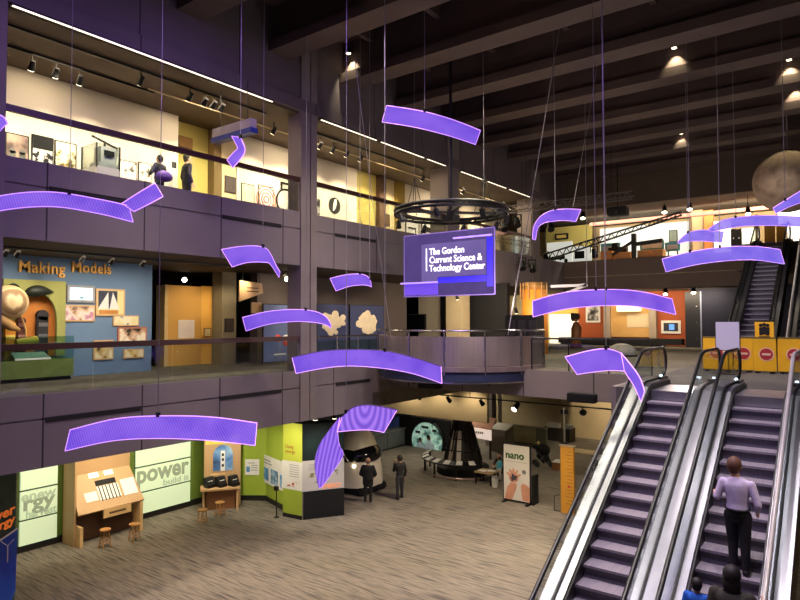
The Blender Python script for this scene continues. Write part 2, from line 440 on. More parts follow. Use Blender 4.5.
# ---- lower level walls
XL = -20.5
struct('wall_lower_green', B(XL-.3, XL, 3.5, 15.2, 0, 3.92), DKGREEN)
struct('baseboard_left', B(XL, XL+.04, 3.5, 15.0, 0, .22), BASEB)
K0, K1, K2 = PZ(243, 503, 0), PZ(266, 500.5, 0), PZ(285, 511, 0)
K0 = Vector((XL, 15.0, 0)); 
def wall_seg(nm, a, b, z0, z1, t, m):
    a, b = Vector(a), Vector(b); nrm = Vector((-(b-a).y, (b-a).x, 0)).normalized()*t
    mb = MB().prism([(a.x, a.y, z0), (b.x, b.y, z0), (b.x+nrm.x, b.y+nrm.y, z0), (a.x+nrm.x, a.y+nrm.y, z0)], (0, 0, z1-z0))
    return struct(nm, mb, m)
wall_seg('wall_lower_lime', K0, K1, 0, 3.6, .15, GREEN)
wall_seg('wall_lower_lime_return', K1, K2, 0, 3.5, .15, GREEN)
wall_seg('baseboard_lime', K0+Vector((0, -.02, 0)), K1+Vector((0, -.03, 0)), 0, .2, .02, BASEB)
wall_seg('baseboard_lime_return', K1+Vector((-.02, -.03, 0)), K2+Vector((-.02, -.03, 0)), 0, .2, .02, BASEB)
# lit bulkhead under the bridge, the far wall, the dark exhibit wall behind
BEIGE = mat('beige_plaster', (196, 178, 140), .8, 0, .05, .8)
xe = PY(487, 400, 23.5).x
struct('wall_bulkhead', B(-22, xe, 23.5, 23.7, 2.58, 4.64), BEIGE)
struct('wall_lower_back', B(-30, 8, 36, 36.3, 0, 4.64), BEIGE)
struct('wall_lower_dark', B(-24, PY(412, 440, 29).x, 29, 29.3, 0, 4.64), mat('dark_exhibit_wall', (26, 30, 40), .7, 0, .15, 1))
struct('column_6', B(PY(485.5, 430, 30.6).x, PY(492, 430, 30.6).x, 30.6, 31.1, 0, 4.64), COLM)
struct('column_7', MB().cyl((PY(498.5, 430, 31).x, 31.2, 0), (PY(498.5, 430, 31).x, 31.2, 4.64), .1), mat('grey_post', (150, 146, 140), .5, .4))
# ---- back gallery, upper level
YU = 41.5
struct('wall_upper_back', B(-26, 8, YU, YU+.3, F3, 13.36), mat('back_gallery_wall', (206, 178, 128), .8, 0, .05, .8))
struct('wall_upper_back_mustard', B(PY(546, 235, 40).x, PY(592, 235, 40).x, 40, 40.2, F3+1.0, 13.36), YELW)
struct('wall_upper_back_white', B(PY(600, 235, 39.5).x, PY(689, 235, 39.5).x, 39.5, 39.8, F3, 12.9), mat('cool_white_wall', (214, 220, 220), .8, 0, .03, 1))
struct('trim_back_red', B(PY(590, 215, 37).x, 6, 36.9, 37.1, 12.75, 12.95), mat('rust_truss_paint', (96, 52, 36), .7))

# ================================================================== BALUSTRADES
def parapet(nm, label, ys, zf, ztop, gm, X=XW-.04, rm=WOODR, grp=None):
    t = thing(nm, label, 'railing', (X, (ys[0]+ys[-1])/2, zf), grp)
    for a, b in zip(ys, ys[1:]):
        B(X-.012, X+.012, a+.015, b-.015, zf, ztop-.05).build('glass_pane', gm, t)
    B(X-.05, X+.05, ys[0], ys[-1], ztop-.075, ztop+.06).build('handrail', rm, t)
    return t
parapet('glass_balustrade', 'glass balustrade with dark wooden handrail in front of the long white poster wall, top gallery', [5.12, 7.0, 9.0, 11.0, 13.34], F3+.01, 11.40, GLASS)
parapet('glass_balustrade', 'glass balustrade with dark wooden handrail in front of the white wall with the round emblem', [14.08, 16.0, 18.0, 20.0, 21.83], F3+.01, 11.40, GLASS)
parapet('glass_balustrade', 'far glass balustrade of the top gallery, beyond the hanging ring', [22.8, 25, 27.5, 30.15], F3+.01, 11.40, GLASS)
parapet('glass_balustrade', 'glass balustrade with dark red handrail in front of the blue exhibit wall', [5.12, 7.0, 9.0, 11.0, 13.34], F2, 6.47, GLASS)
t = thing('glass_balustrade', 'green tinted glass balustrade with steel posts below the cream cloud posters', 'railing', (XW-.04, 16, F2))
yy = [14.08, 15.1, 16.15, 17.2]
for a, b in zip(yy, yy[1:]): B(XW-.05, XW-.03, a+.02, b-.02, F2+.08, 6.35).build('glass_pane', GLASSG, t)
for a in yy: MB().cyl((XW-.04, a, F2), (XW-.04, a, 6.48), .025, n=8).build('post', STEEL, t)
MB().tube([(XW-.04, 14.08, 6.48), (XW-.04, 17.2, 6.48)], .03).build('handrail', CHROME, t)
t = thing('glass_balustrade', 'dim glass and black rail fence along the bridge edge beside the metal balcony', 'railing', (-6.6, 17.95, F2))
for i in range(4):
    x = -8.3+i*1.2
    MB().cyl((x, 17.95, F2), (x, 17.95, 6.42), .025, n=8).build('post', BLACK, t)
    if i < 3: B(x+.04, x+1.16, 17.94, 17.96, F2+.1, 6.3).build('glass_pane', GLASS, t)
MB().tube([(-8.3, 17.95, 6.44), (-4.7, 17.95, 6.44)], .03).build('handrail', BLACK, t)

# ------------------------------------------------------------------ curved metal balcony
DC = Vector((-11.35, 18.9, 0)); DR = 3.0
t = thing('round_balcony', 'round balcony clad in curved brushed steel panels, projecting from the bridge', 'balcony', (DC.x, DC.y-DR, 4.6))
def arc(a0, a1, r, z, n=14): return [(DC.x+r*math.cos(a0+(a1-a0)*k/n), DC.y+r*math.sin(a0+(a1-a0)*k/n), z) for k in range(n+1)]
def arcband(a0, a1, r0, r1, z0, z1, n=14):
    mb = MB(); rows = [arc(a0, a1, r1, z0, n), arc(a0, a1, r1, z1, n), arc(a0, a1, r0, z1, n), arc(a0, a1, r0, z0, n), arc(a0, a1, r1, z0, n)]
    mb.grid(rows)
    for k in (0, n):
        mb.bm.faces.new([mb.bm.verts.new(rows[i][k]) for i in range(4)])
    return mb
a0, a1 = PI+.25, 2*PI+.02
cuts = [a0+(a1-a0)*k/7 for k in range(8)]
DRUM = mat('brushed_balcony_steel', (178, 164, 162), .30, .75, .1, 1.5, (9, 9, .25))
for k in range(7):
    arcband(cuts[k]+.008, cuts[k+1]-.008, DR-.03, DR, F2+.12, 6.50).build('steel_panel', DRUM, t, smooth=False)
for k in range(8):
    p = arc(cuts[k], cuts[k], DR+.03, 0, 1)[0]
    MB().cyl((p[0], p[1], F2-.15), (p[0], p[1], 6.66), .025, n=8).build('post', CHROME, t)
MB().tube(arc(a0, a1, DR+.02, 6.68, 40), .032).build('top_rail', CHROME, t)
arcband(a0, a1, DR-.1, DR+.05, F2-.05, F2+.1, 40).build('floor_ring', mat('pinkish_steel', (180, 160, 165), .35, .8), t)
arcband(a0, a1, DR-.12, DR-.02, F2-.36, F2-.06, 40).build('blue_band', mat('slate_blue_band', (54, 62, 92), .4, .3), t)
arcband(a0, a1, DR-.12, DR+.0, F2-.42, F2-.37, 40).build('base_trim', STEEL, t)
MB().lathe([(DR-.13, F2-.3), (DR-.13, F2)], (DC.x, DC.y, 0), 48).build('deck', BLKM, t)
for k in range(3):
    a = PI+.6+k*.9
    MB().bar((DC.x+.5*math.cos(a), DC.y+.5*math.sin(a), F2-.6), (DC.x+2.8*math.cos(a), DC.y+2.8*math.sin(a), F2-.42), .08, .12).build('bracket', BLACK, t)

# ================================================================== PURPLE LIGHT PANELS
PG = glow_sheet('violet_acrylic', (102, 66, 216), (162, 118, 248), 1.0, .16, 9.0)
PGR = glow_sheet('violet_ringed_acrylic', (120, 82, 214), (178, 130, 250), 1.0, .12, 2.6, 'rings', .15)
PGS = glow_sheet('violet_striped_acrylic', (112, 74, 210), (172, 124, 250), 1.0, .12, 4.0, 'stripes', .15)
PGL = glow_sheet('lavender_acrylic', (112, 88, 226), (156, 132, 250), 1.0, .2, 9.0)
RIM = mat('dark_violet_rim', (66, 36, 110), .4)
PE = emit('violet_edge_light', (210, 150, 255), 1.15)
def roof_z(x, y):
    for yb in ys_beam:
        if yb-.9 < y < yb-.58 or yb-.27 < y < yb+.05: return 14.985
        if yb-.6 <= y <= yb-.25: return 14.985
    for i, yb in enumerate(ys_beam[:-1]):
        for k in range(8):
            if abs(x-(-12.6+2.6*k+(0 if i % 2 else .2))) < .13 and yb-.25 < y < yb+2.5: return 16.08
    return 17.28
def catm(P, n):
    P = [Vector(p) for p in P]
    if len(P) == 2: return [P[0].lerp(P[1], k/n) for k in range(n+1)]
    out = []
    for i in range(len(P)-1):
        p0, p1, p2, p3 = P[max(i-1, 0)], P[i], P[i+1], P[min(i+2, len(P)-1)]
        for k in range(n):
            t = k/n
            out.append(.5*((2*p1)+(-p0+p2)*t+(2*p0-5*p1+4*p2-p3)*t*t+(-p0+3*p1-3*p2+p3)*t**3))
    out.append(P[-1]); return out
def light_panel(label, sts, cables, more=(), sheet=None, rim=None):
    """sts: stations along the sheet (top x, top y, depth, bottom x, bottom y, depth); more: further sheets of the same ribbon"""
    n = 8; t = None
    for si, (st_, sh_) in enumerate([(sts, sheet or PG)]+list(more)):
        T = [PD(a, b, d) for a, b, d, *_ in st_]; Bt = [PD(*q[3:]) for q in st_]
        T, Bt = catm(T, n), catm(Bt, n)
        if t is None:
            mid = T[len(T)//2]; T0 = T
            t = thing('hanging_light', label, 'light', mid, None)
        rows = [[a.lerp(b, k/4) for k in range(5)] for a, b in zip(T, Bt)]
        MB().grid(rows, .018).build('acrylic_sheet', sh_, t, smooth=True)
        MB().tube(T, .012, 6).build('edge_strip', rim or PE, t)
        MB().tube(Bt, .008, 6).build('edge_strip', PE, t)
        MB().tube([T[0], Bt[0]], .007, 6).build('edge_strip', PE, t)
        MB().tube([T[-1], Bt[-1]], .007, 6).build('edge_strip', PE, t)
    T = T0
    for f in cables:
        i = min(len(T)-1, max(0, int(f*(len(T)-1)))); p = T[i]
        MB().tube([p, (p.x, p.y, roof_z(p.x, p.y))], .004+.00028*depth(p), 5).build('suspension_cable', CABLE, t)
        MB().box(p.x-.03, p.x+.03, p.y-.03, p.y+.03, p.z-.02, p.z+.07).build('hook_mount', BLACK, t)
    return t
D = 11.0
light_panel('large violet light panel before the top-left fascia, its right end folded upward', [(-62, 212, D, -60, 226, D-.3), (0, 196, D, -2, 211, D-.3), (50, 192, D, 50, 206.5, D-.3), (100, 199.5, D, 96, 213, D-.3), (129, 206, D, 133, 222, D-.3)], [.62], [([(122, 203.5, D+.05, 134, 211.5, D-.2), (140, 192, D+.3, 151, 203, D+.05), (155, 183, D+.6, 163, 196.5, D+.35)], PG)])
light_panel('tip of a violet light panel cut by the left edge of the photo', [(-30, 108, 10, -34, 124, 10), (-8, 112, 10, -12, 131, 10), (4, 117.5, 10, 0, 130.5, 10), (7.5, 123.5, 10, -1, 131, 10)], [.3])
light_panel('wide violet light panel hanging lowest, above the plywood kiosk', [(70, 430, 11.5, 65, 451, 11.2), (115, 419, 11.5, 112, 441, 11.2), (158, 416, 11.5, 158, 438.5, 11.2), (210, 417, 11.5, 209, 440.5, 11.2), (257, 423, 11.5, 255, 445.5, 11.2)], [.5])
light_panel('violet light panel with drooping right tail beneath the dark slot of the upper fascia', [(221.5, 249.5, 16, 232, 267, 15.6), (240, 246.5, 16, 245, 263, 15.6), (256, 246, 16, 256, 262, 15.6), (266, 248.5, 16.1, 267, 262.5, 15.8), (271, 255, 16.5, 270, 264, 16.3), (276, 265, 17, 273, 268, 17), (280, 272, 17.4, 279, 277.5, 17.4)], [.45])
light_panel('small twisted violet light panel below the white and blue hanging sign', [(240.5, 137.5, 15, 231.5, 136, 15.1), (243, 143, 15, 234.5, 141.5, 15.1), (245, 149.5, 15, 237.5, 148.3, 15.1), (242.5, 156.5, 15, 233, 153, 15.1), (232.8, 168, 15, 227, 160, 15.1)], [0])
light_panel('small violet light panel beside the column of the middle gallery', [(330, 278.5, 19, 336, 291, 18.7), (345, 275, 19, 349, 286.5, 18.7), (360, 274, 19, 361, 285, 18.7), (368, 277, 19.1, 368, 285.5, 18.8), (371, 283, 19.3, 371.5, 287, 19.2)], [.5, .85])
light_panel('slim violet light panel arched before the red and white poster', [(242.5, 317.5, 17, 246, 331, 16.7), (268, 311.5, 17, 270, 324, 16.7), (295, 309.5, 17, 296, 321.5, 16.7), (315, 311.5, 17, 315, 322.5, 16.7), (326, 317, 17.1, 326, 325, 16.9), (331, 325, 17.3, 331, 328, 17.3)], [.5])
light_panel('long violet light panel arched before the railing left of the steel balcony', [(292, 357.5, 14.8, 296, 373.5, 14.5), (320, 351.5, 14.8, 322, 368.5, 14.5), (350, 349.5, 14.8, 350, 366, 14.5), (385, 351, 14.8, 384, 368.5, 14.5), (415, 358, 14.8, 414, 374, 14.5), (441, 366.5, 14.8, 442, 383.5, 14.5)], [.62], rim=RIM)
light_panel('twisted violet light panel with ribbed halves over the lower floor, before the poster block', [(342, 417, 14.2, 337, 432, 13.9), (352, 408, 14.2, 352, 430.5, 13.9), (365, 405, 14.2, 367, 430, 13.9), (381, 406.5, 14.2, 376, 431, 13.9), (397, 410, 14.2, 384, 432.5, 13.9)], [.15], [([(340, 417, 14.2, 337.5, 430, 14), (331, 428, 14.1, 339, 444, 14.0), (319, 446, 14, 343, 455, 13.9), (315, 465, 13.9, 334, 470, 13.8), (319, 488, 13.8, 322, 487, 13.75)], PGS)], PGR, RIM)
light_panel('violet light panel hanging alone high under the dark roof beams', [(386.5, 105.5, 16, 382, 122, 15.8), (410, 109, 16, 408, 126, 15.8), (430, 113, 16, 429, 130.5, 15.8), (455, 120.5, 16, 453, 137, 15.8), (480.5, 130.5, 16, 475.5, 144.5, 15.8)], [.45])
light_panel('violet light panel with drooping left tail beneath the far lighting truss', [(532.5, 239, 19.6, 535.5, 240, 19.5), (534, 226, 19.3, 538, 228, 19.2), (541, 216, 19, 544, 223, 18.7), (552, 210.5, 19, 552, 221.5, 18.7), (566, 209, 19, 563, 220.5, 18.7), (581, 209.5, 19, 576, 221.5, 18.7)], [.65])
light_panel('long violet light panel arched across the orange back wall', [(532.5, 301, 15, 533, 317, 14.7), (565, 292.5, 15, 566, 309, 14.7), (606, 289.5, 15, 606, 305.5, 14.7), (640, 291.5, 15, 640, 307, 14.7), (672, 299, 15, 676, 314.5, 14.7)], [.46, .5])
light_panel('violet light panel beside the escalator top, its right end drooping over the handrail', [(565, 357, 13.2, 577, 374.5, 13.0), (590, 350.5, 13.2, 594, 372, 13.0), (608, 349, 13.2, 610, 370.5, 13.0), (622, 353.5, 13.2, 624.5, 371, 12.8)], [.65], [([(621, 353, 13.2, 624.5, 371, 12.8), (631, 365, 12.8, 628, 377, 12.5), (640, 378, 12.4, 634, 386, 12.2), (644.5, 391, 12.1, 641, 402, 12.0)], PG)])
light_panel('widest violet light panel on the right, before the upper escalator', [(662, 259, 18, 666, 272, 17.7), (690, 252, 18, 692, 265.5, 17.7), (724, 247, 18, 724, 261, 17.7), (755, 246.5, 18, 755, 260, 17.7), (780, 249.5, 18, 784.5, 264, 17.7)], [.25, .48], sheet=PGL)
light_panel('short violet light panel left of the far arched panel, before the bright back gallery', [(678, 241.5, 22, 678, 243.5, 22), (688, 233, 22, 688, 241.5, 21.7), (702, 230, 22, 701, 241, 21.7), (724, 231.5, 22, 722, 242.5, 21.7)], [.35], sheet=PGL)
light_panel('violet light panel arched just under the globe, behind the widest panel', [(708, 229.5, 20.4, 712, 232, 20.3), (722, 220.5, 20, 725, 229, 19.7), (745, 216.5, 20, 745, 226, 19.7), (775, 215.5, 20, 775, 225.5, 19.7), (805, 217, 20, 805, 227, 19.7)], [.42], sheet=PGL)
light_panel('tilted violet light panel against the underside of the globe', [(773, 208, 17, 776, 213.5, 17), (785, 200.5, 17.1, 789, 207, 17), (802, 190, 17.3, 806, 201, 17.2)], [.55], sheet=PGL)

# ------------------------------------------------------------------ hanging globe
gp = PD(788, 181, 24)
t = thing('globe', 'large cratered grey brown globe hanging at the right edge below the beams', 'globe', gp)
MB().ball(gp, 1.22, 24).build('sphere', ramp_mat('cratered_planet', [(120, 100, 82), (158, 138, 116), (138, 118, 98)], 1.6, 'noise', rough=.9, detail=8), t, smooth=True)
MB().tube([gp+Vector((0, 0, 1.2)), (gp.x, gp.y, roof_z(gp.x, gp.y))], .02, 6).build('suspension_cable', CABLE, t)

# ================================================================== ESCALATORS
STEPM = ramp_mat('ribbed_step', [(112, 106, 114), (142, 134, 144), (126, 120, 128)], 1.0, 'noise', (40, 1, 1), .6)
RISEM = ramp_mat('ribbed_riser_shaded', [(58, 54, 66), (84, 78, 92)], 1.0, 'noise', (40, 1, 1), .6)  # riser shade put into a darker copy of the tread colour
RISERM = mat('dark_skirt', (20, 18, 20), .5, 0, .1, 3)
RUBBER = mat('black_rubber_handrail', (18, 18, 20), .35, 0, .1, 4)
LEDW = emit('newel_white_light', (225, 240, 255), 6.0)
def escalator(label, cx, yb, zb, N, rise, run, hw=.42, hr=.6, lights=True, cover=None, rubber=RUBBER, rubber_right=None, ext=1.15):
    yt, zt = yb+N*run, zb+N*rise
    t = thing('escalator', label, 'escalator', (cx, yb, zb), None)
    sl = rise/run
    st = None
    for k in range(N):
        z = zb+k*rise
        if st is None:
            mb = MB().box(cx-hw, cx+hw, yb+k*run, yb+(k+1)*run+.02, z-.04, z)
            poly = [(cx-hw, yb+k*run+.035*math.sin(PI*j/6)+.0, z-.03-rise*j/6) for j in range(7)]
            poly += [(cx-hw, yb+k*run+.06, z-rise-.03), (cx-hw, yb+k*run+.06, z-.03)]
            st = mb.build('step', STEPM, t); s0 = st
            MB().prism(poly, (2*hw, 0, 0)).build('riser', RISEM, st)
        else:
            st = s0.copy(); COL.objects.link(st); st.parent = t; st.location = (0, k*run, k*rise)
            rs = s0.children[0].copy(); COL.objects.link(rs); rs.parent = st
    def path(h, ext=.45):   # line following the incline, flat at both ends
        p = [(yb-ext-.5, zb+h)]
        p += [(yb-.25, zb+h), (yb+.1, zb+h+.06), (yb+.5, zb+h+.5*sl)]
        p += [(yt-.5, zt+h-.5*sl), (yt-.1, zt+h-.06), (yt+.25, zt+h), (yt+ext+.5, zt+h)]
        return p
    for s in (-1, 1):
        # handrail loop with round ends
        x = cx+s*hr
        hp = [(x, y, z) for y, z in path(.88, ext)]
        def loop(y, z, d):
            return [(x, y+d*.34*math.sin(a), z-.33+.33*math.cos(a)) for a in [PI*j/8 for j in range(1, 9)]]
        top = loop(hp[-1][1], hp[-1][2], 1); bot = loop(hp[0][1], hp[0][2], -1)
        MB().tube(bot[::-1]+hp+top, .036, 8).build('handrail', rubber_right if (rubber_right and s > 0) else rubber, t, smooth=True)
        # glass between deck and handrail
        lo, hi = path(.16, ext), path(.85, ext)
        mb = MB()
        poly = [(x-.008, y, z) for y, z in lo]+[(x-.008, y+.25*math.sin(a), z-.36+.34*math.cos(a)) for (y, z) in hi[-1:] for a in (PI*.5, PI*.25)]+[(x-.008, y, z) for y, z in hi[::-1]]+[(x-.008, y-.25*math.sin(a), z-.36+.34*math.cos(a)) for (y, z) in hi[:1] for a in (PI*.25, PI*.5)]
        mb.prism(poly, (.016, 0, 0)).build('glass_balustrade', GLASS, t)
        # inner deck (bright strip), outer deck, skirt
        def strip(xa, xb, h, th, nm, m):
            pp = path(h, ext+.05)
            poly = [(min(xa, xb), y, z) for y, z in pp]+[(min(xa, xb), y, z-th) for y, z in pp[::-1]]
            MB().prism(poly, (abs(xb-xa), 0, 0)).build(nm, m, t)
        strip(cx+s*(hw+.035), x-s*.02, .15, .10, 'inner_deck', STEELD)
        strip(x+s*.02, cx+s*(cover if cover else hr+.14), .15, .10, 'outer_deck', STEELD)
        strip(cx+s*(hw+.002), cx+s*(hw+.03), .11, .42, 'skirt', RISERM)
        strip(x-s*.018, x+s*.018, .19, .12, 'glass_channel', RISERM)
    # truss casing under the steps
    pp = path(-.25, ext+.05)
    W = (cover if cover else hr+.12)-.01
    poly = [(cx-W, y, z+.3) for y, z in pp]+[(cx-W, y, z-.55) for y, z in pp[::-1]]
    inner = MB()
    for s in (-1, 1):
        pl = [(cx+s*W-(.03 if s > 0 else 0), y, z) for _, y, z in poly]
        inner.prism(pl, (.03, 0, 0))
    pl = [(cx-W+.03, y, z-.25) for y, z in pp]+[(cx-W+.03, y, z-.55) for y, z in pp[::-1]]
    inner.prism(pl, (2*W-.06, 0, 0))
    inner.build('truss_casing', mat('dark_truss_casing', (48, 44, 44), .5, .2, .1, 2), t)
    MB().box(cx-hw, cx+hw, yt, yt+1.5, zt-.19, zt+.012).build('landing_plate', mat('comb_plate_steel', (176, 176, 184), .35, .9, .08, 4), t)
    MB().box(cx-hw, cx+hw, yb-.75, yb, zb-.06, zb+.012).build('landing_plate', MATS['comb_plate_steel'], t)
    if lights:
        for s in (-1, 1):
            MB().ball((cx+s*(hr-.02)-.05, yt+1.62, zt+.2), .035, 6).build('newel_light', LEDW, t)
            MB().box(cx+s*(hr-.11), cx+s*(hr-.02), yt+1.15, yt+1.7, zt+.13, zt+.2).build('newel_skirt', mat('newel_black', (24, 24, 26), .4), t)
    return t
NS, RISE, RUN = 27, F2/27, .3503
YB0 = 14.1-NS*RUN
struct('wall_right', MB().prism([(-.83, 4.6, 0), (-.83, 14.4, 0), (-.83, 14.4, 4.9), (-.83, 13.6, 4.7), (-.83, 4.9, -.32+.0)], (.1, 0, 0)) if False else MB().prism([(-.82, 6.2, 0), (-.82, 14.4, 0), (-.82, 14.4, 4.6), (-.82, 13.9, 4.45)], (.1, 0, 0)), mat('olive_cladding', (150, 124, 58), .6, 0, .06, 1))
ESL = escalator('left of the two steel and glass escalators rising from the lower floor, empty', -3.28, YB0, 0, NS, RISE, RUN, .43, .6, cover=.805)
ESR = escalator('escalator carrying the man in the lavender shirt up from the lower floor', -1.665, YB0, 0, NS, RISE, RUN, .43, .6, cover=.805, rubber_right=mat('handrail_pale_sheen', (176, 172, 170), .3, .2))  # right handrail's whitish reflection put into its pale colour
UN = 25; UR = (F3-F2)/UN
UESC = PY(757, 300, 26).x
escalator('upper escalator behind the yellow barrier, climbing to the top level', UESC, 22.9, F2, UN, UR, .3308, .42, .6, False, ext=.35)
escalator('second upper escalator, cut by the right edge of the photo', UESC+1.75, 22.9, F2, UN, UR, .3308, .42, .6, False, ext=.35, rubber=mat('light_handrail', (190, 186, 176), .35))

# ------------------------------------------------------------------ things on the landing
YBAR = 20.6
BARY = mat('yellow_barrier_sheet', (236, 178, 14), .6, 0, .06, 3)
REDS = mat('sign_red', (178, 42, 48), .5)
bx = [PY(x, 360, YBAR).x for x in (703, 733, 753, 777, 812)]
blab = ['leftmost yellow barrier panel with red no-entry disc, behind the white board', 'yellow barrier panel with half hidden red disc beside the white board', 'yellow barrier panel with red disc below the yellow pictogram sign', 'rightmost yellow barrier panel, partly hidden by the light handrail']
for i, (a, b) in enumerate(zip(bx, bx[1:])):
    o = .12 if i % 2 else 0
    t = thing('barrier', blab[i], 'barrier', ((a+b)/2, YBAR, F2), 'yellow barrier panels')
    B(a+.01, b-.01, YBAR-.02+o, YBAR+.02+o, F2+.06, F2+1.0).build('panel', BARY, t, bevel=.008)
    MB().bar((a+.01, YBAR+o, F2+1.02), (b-.01, YBAR+o, F2+1.02), .05, .05).build('top_rail', mat('barrier_top_rail', (120, 96, 40), .5), t)
    for x in (a+.12, b-.12): B(x-.05, x+.05, YBAR-.16+o, YBAR+.16+o, F2, F2+.06).build('foot', BLACK, t)
    cx = PY((717, 743, 766.5, 794)[i], 356, YBAR).x
    MB().cyl((cx, YBAR-.03+o, F2+.55), (cx, YBAR-.02+o, F2+.55), .20, n=28).build('disc_rim', mat('disc_pale', (236, 190, 150), .6), t)
    MB().cyl((cx, YBAR-.035+o, F2+.55), (cx, YBAR-.03+o, F2+.55), .165, n=28).build('red_disc', REDS, t)
    B(cx-.11, cx+.11, YBAR-.045+o, YBAR-.035+o, F2+.52, F2+.58).build('white_bar', mat('disc_bar', (240, 200, 180), .6), t)
X0, X1, z0, z1 = rectY(716, 322, 739.5, 350, 19.6)
t = thing('notice_board', 'blank pale lavender board on a black stand above the yellow barrier', 'sign', ((X0+X1)/2, 19.6, F2))
B(X0-.02, X1+.02, 19.59, 19.63, z0-.02, z1+.02).build('frame', BLACK, t)
B(X0, X1, 19.57, 19.59, z0, z1).build('board', mat('pale_lavender_sheet', (196, 190, 220), .5, 0, .02, 2), t)
MB().cyl(((X0+X1)/2, 19.65, F2), ((X0+X1)/2, 19.65, z1), .025).cyl(((X0+X1)/2, 19.65, F2), ((X0+X1)/2, 19.65, F2+.03), .22).build('stand', BLACK, t)
X0, X1, z0, z1 = rectY(755, 322, 774, 342, 21.3)
t = thing('warning_sign', 'yellow escalator warning sign with dark figures standing above the barrier', 'sign', ((X0+X1)/2, 21.3, F2))
B(X0, X1, 21.28, 21.31, z0, z1).build('panel', BARY, t)
B(X0-.02, X1+.02, 21.29, 21.33, z1, z1+.05).build('top_bar', BLACK, t)
mb = MB()
for k in range(3):
    x = X0+(X1-X0)*(.32+.18*k); zc = z0+(z1-z0)*(.62 if k != 1 else .66)
    mb.box(x-.045, x+.045, 21.265, 21.28, zc-.17, zc+.07).cyl((x, 21.265, zc+.13), (x, 21.28, zc+.13), .05, n=10)
mb.box(X0+.1, X1-.1, 21.265, 21.28, z0+.12, z0+.17)
mb.build('pictogram', BLACK, t)
MB().cyl(((X0+X1)/2, 21.36, F2), ((X0+X1)/2, 21.36, z1), .03).build('post', BLACK, t)

# ------------------------------------------------------------------ hanging name sign and ring
s0, s1 = PD(404.5, 297, 20), PD(495, 294, 18.2)
YS = (s0.y+s1.y)/2; XA, XBn = s0.x*YS/s0.y, s1.x*YS/s1.y
zb_, zt_ = (PY(404.5, 297, YS).z+PY(495, 294, YS).z)/2, (PY(404.5, 236, YS).z+PY(495, 227.5, YS).z)/2
t = thing('hanging_sign', 'large violet translucent hanging sign with white lettering below the black ring', 'sign', ((XA+XBn)/2, YS, zb_))
SG1 = glow_sheet('sign_violet_sheet', (88, 70, 134), (104, 84, 152), .8, .12, 2.0, 'fine', .95)
SG2 = glow_sheet('sign_inner_sheet', (120, 102, 168), (136, 114, 186), .85, .05, 1.0, 'fine', .95)
B(XA, XBn, YS-.01, YS+.01, zb_, zt_).build('back_sheet', SG1, t)
def sx(f): return XA+(XBn-XA)*f
def sz(f): return zb_+(zt_-zb_)*f
B(sx(.22), sx(.92), YS-.07, YS-.05, sz(.30), sz(.83)).build('name_plate', SG2, t)
B(sx(.22), sx(.40), YS-.07, YS-.05, sz(.22), sz(.30)).build('name_plate_foot', SG2, t)
BLUEG = emit('sign_blue_glow', (52, 40, 214), .75); VIOG = emit('sign_violet_glow', (96, 66, 196), .8); LVG = emit('sign_lavender_edge', (170, 140, 240), .95)
B(sx(.925), sx(.985), YS-.03, YS-.012, sz(.12), sz(.86)).build('blue_side_light', BLUEG, t)
B(sx(.40), sx(.92), YS-.03, YS-.012, sz(.20), sz(.29)).build('blue_bottom_light', BLUEG, t)
B(sx(.01), sx(.40), YS-.03, YS-.012, sz(.02), sz(.21)).build('violet_panel', VIOG, t)
B(sx(-.03), sx(.40), YS-.09, YS-.03, sz(.205), sz(.23)).build('lower_shelf', LVG, t)
B(sx(.58), sx(.98), YS-.09, YS-.03, sz(.875), sz(.90)).build('upper_shelf', LVG, t)
fr = MB()
for a, b in (((XA, zb_), (XBn, zb_)), ((XA, zt_), (XBn, zt_)), ((XA, zb_), (XA, zt_)), ((XBn, zb_), (XBn, zt_))):
    fr.bar((a[0], YS, a[1]), (b[0], YS, b[1]), .03, .03)
fr.build('edge_frame', emit('sign_rim', (120, 98, 170), .7), t)
WTX = emit('white_letters', (250, 248, 255), 1.1)
B(sx(.275), sx(.285), YS-.09, YS-.07, sz(.40), sz(.76)).build('vertical_rule', WTX, t)
ls = (zt_-zb_)*.145
text('lettering', 'The Gordon\nCurrent Science &\nTechnology Center', ls*1.02, (sx(.312), YS-.072, sz(.655)), (1, 0, 0), WTX, t, .008, bold=.004, line=.90, sx=.86)
rc = PD(451, 212.5, 19.4); RR = 1.76
for s in (-1, 1):
    x = (XA+XBn)/2+s*1.2
    MB().tube([(x, YS, zt_), (x, YS, rc.z-.4)], .012, 6).build('hanging_rod', BLACK, t)
t = thing('lighting_ring', 'black circular lighting truss hanging on a thick pole above the violet sign', 'lighting truss', rc)
def circ(r, z, n=48): return [(rc.x+r*math.cos(2*PI*k/n), rc.y+r*math.sin(2*PI*k/n), rc.z+z) for k in range(n)]
MB().tube(circ(RR, .05), .06, 8, True).build('upper_ring', BLACK, t, smooth=True)
MB().tube(circ(RR, -.07), .05, 8, True).build('lower_ring', BLACK, t, smooth=True)
MB().tube(circ(RR-.32, 0), .04, 8, True).build('inner_ring', BLACK, t, smooth=True)
mb = MB()
for k in range(24):
    a, b = 2*PI*k/24, 2*PI*(k+.5)/24
    mb.bar((rc.x+RR*math.cos(a), rc.y+RR*math.sin(a), rc.z+.05), (rc.x+RR*math.cos(b), rc.y+RR*math.sin(b), rc.z-.07), .035, .035)
    if k % 2 == 0: mb.bar((rc.x+RR*math.cos(a), rc.y+RR*math.sin(a), rc.z), (rc.x+(RR-.32)*math.cos(a), rc.y+(RR-.32)*math.sin(a), rc.z), .03, .03)
mb.build('lattice', BLACK, t)
mb = MB()
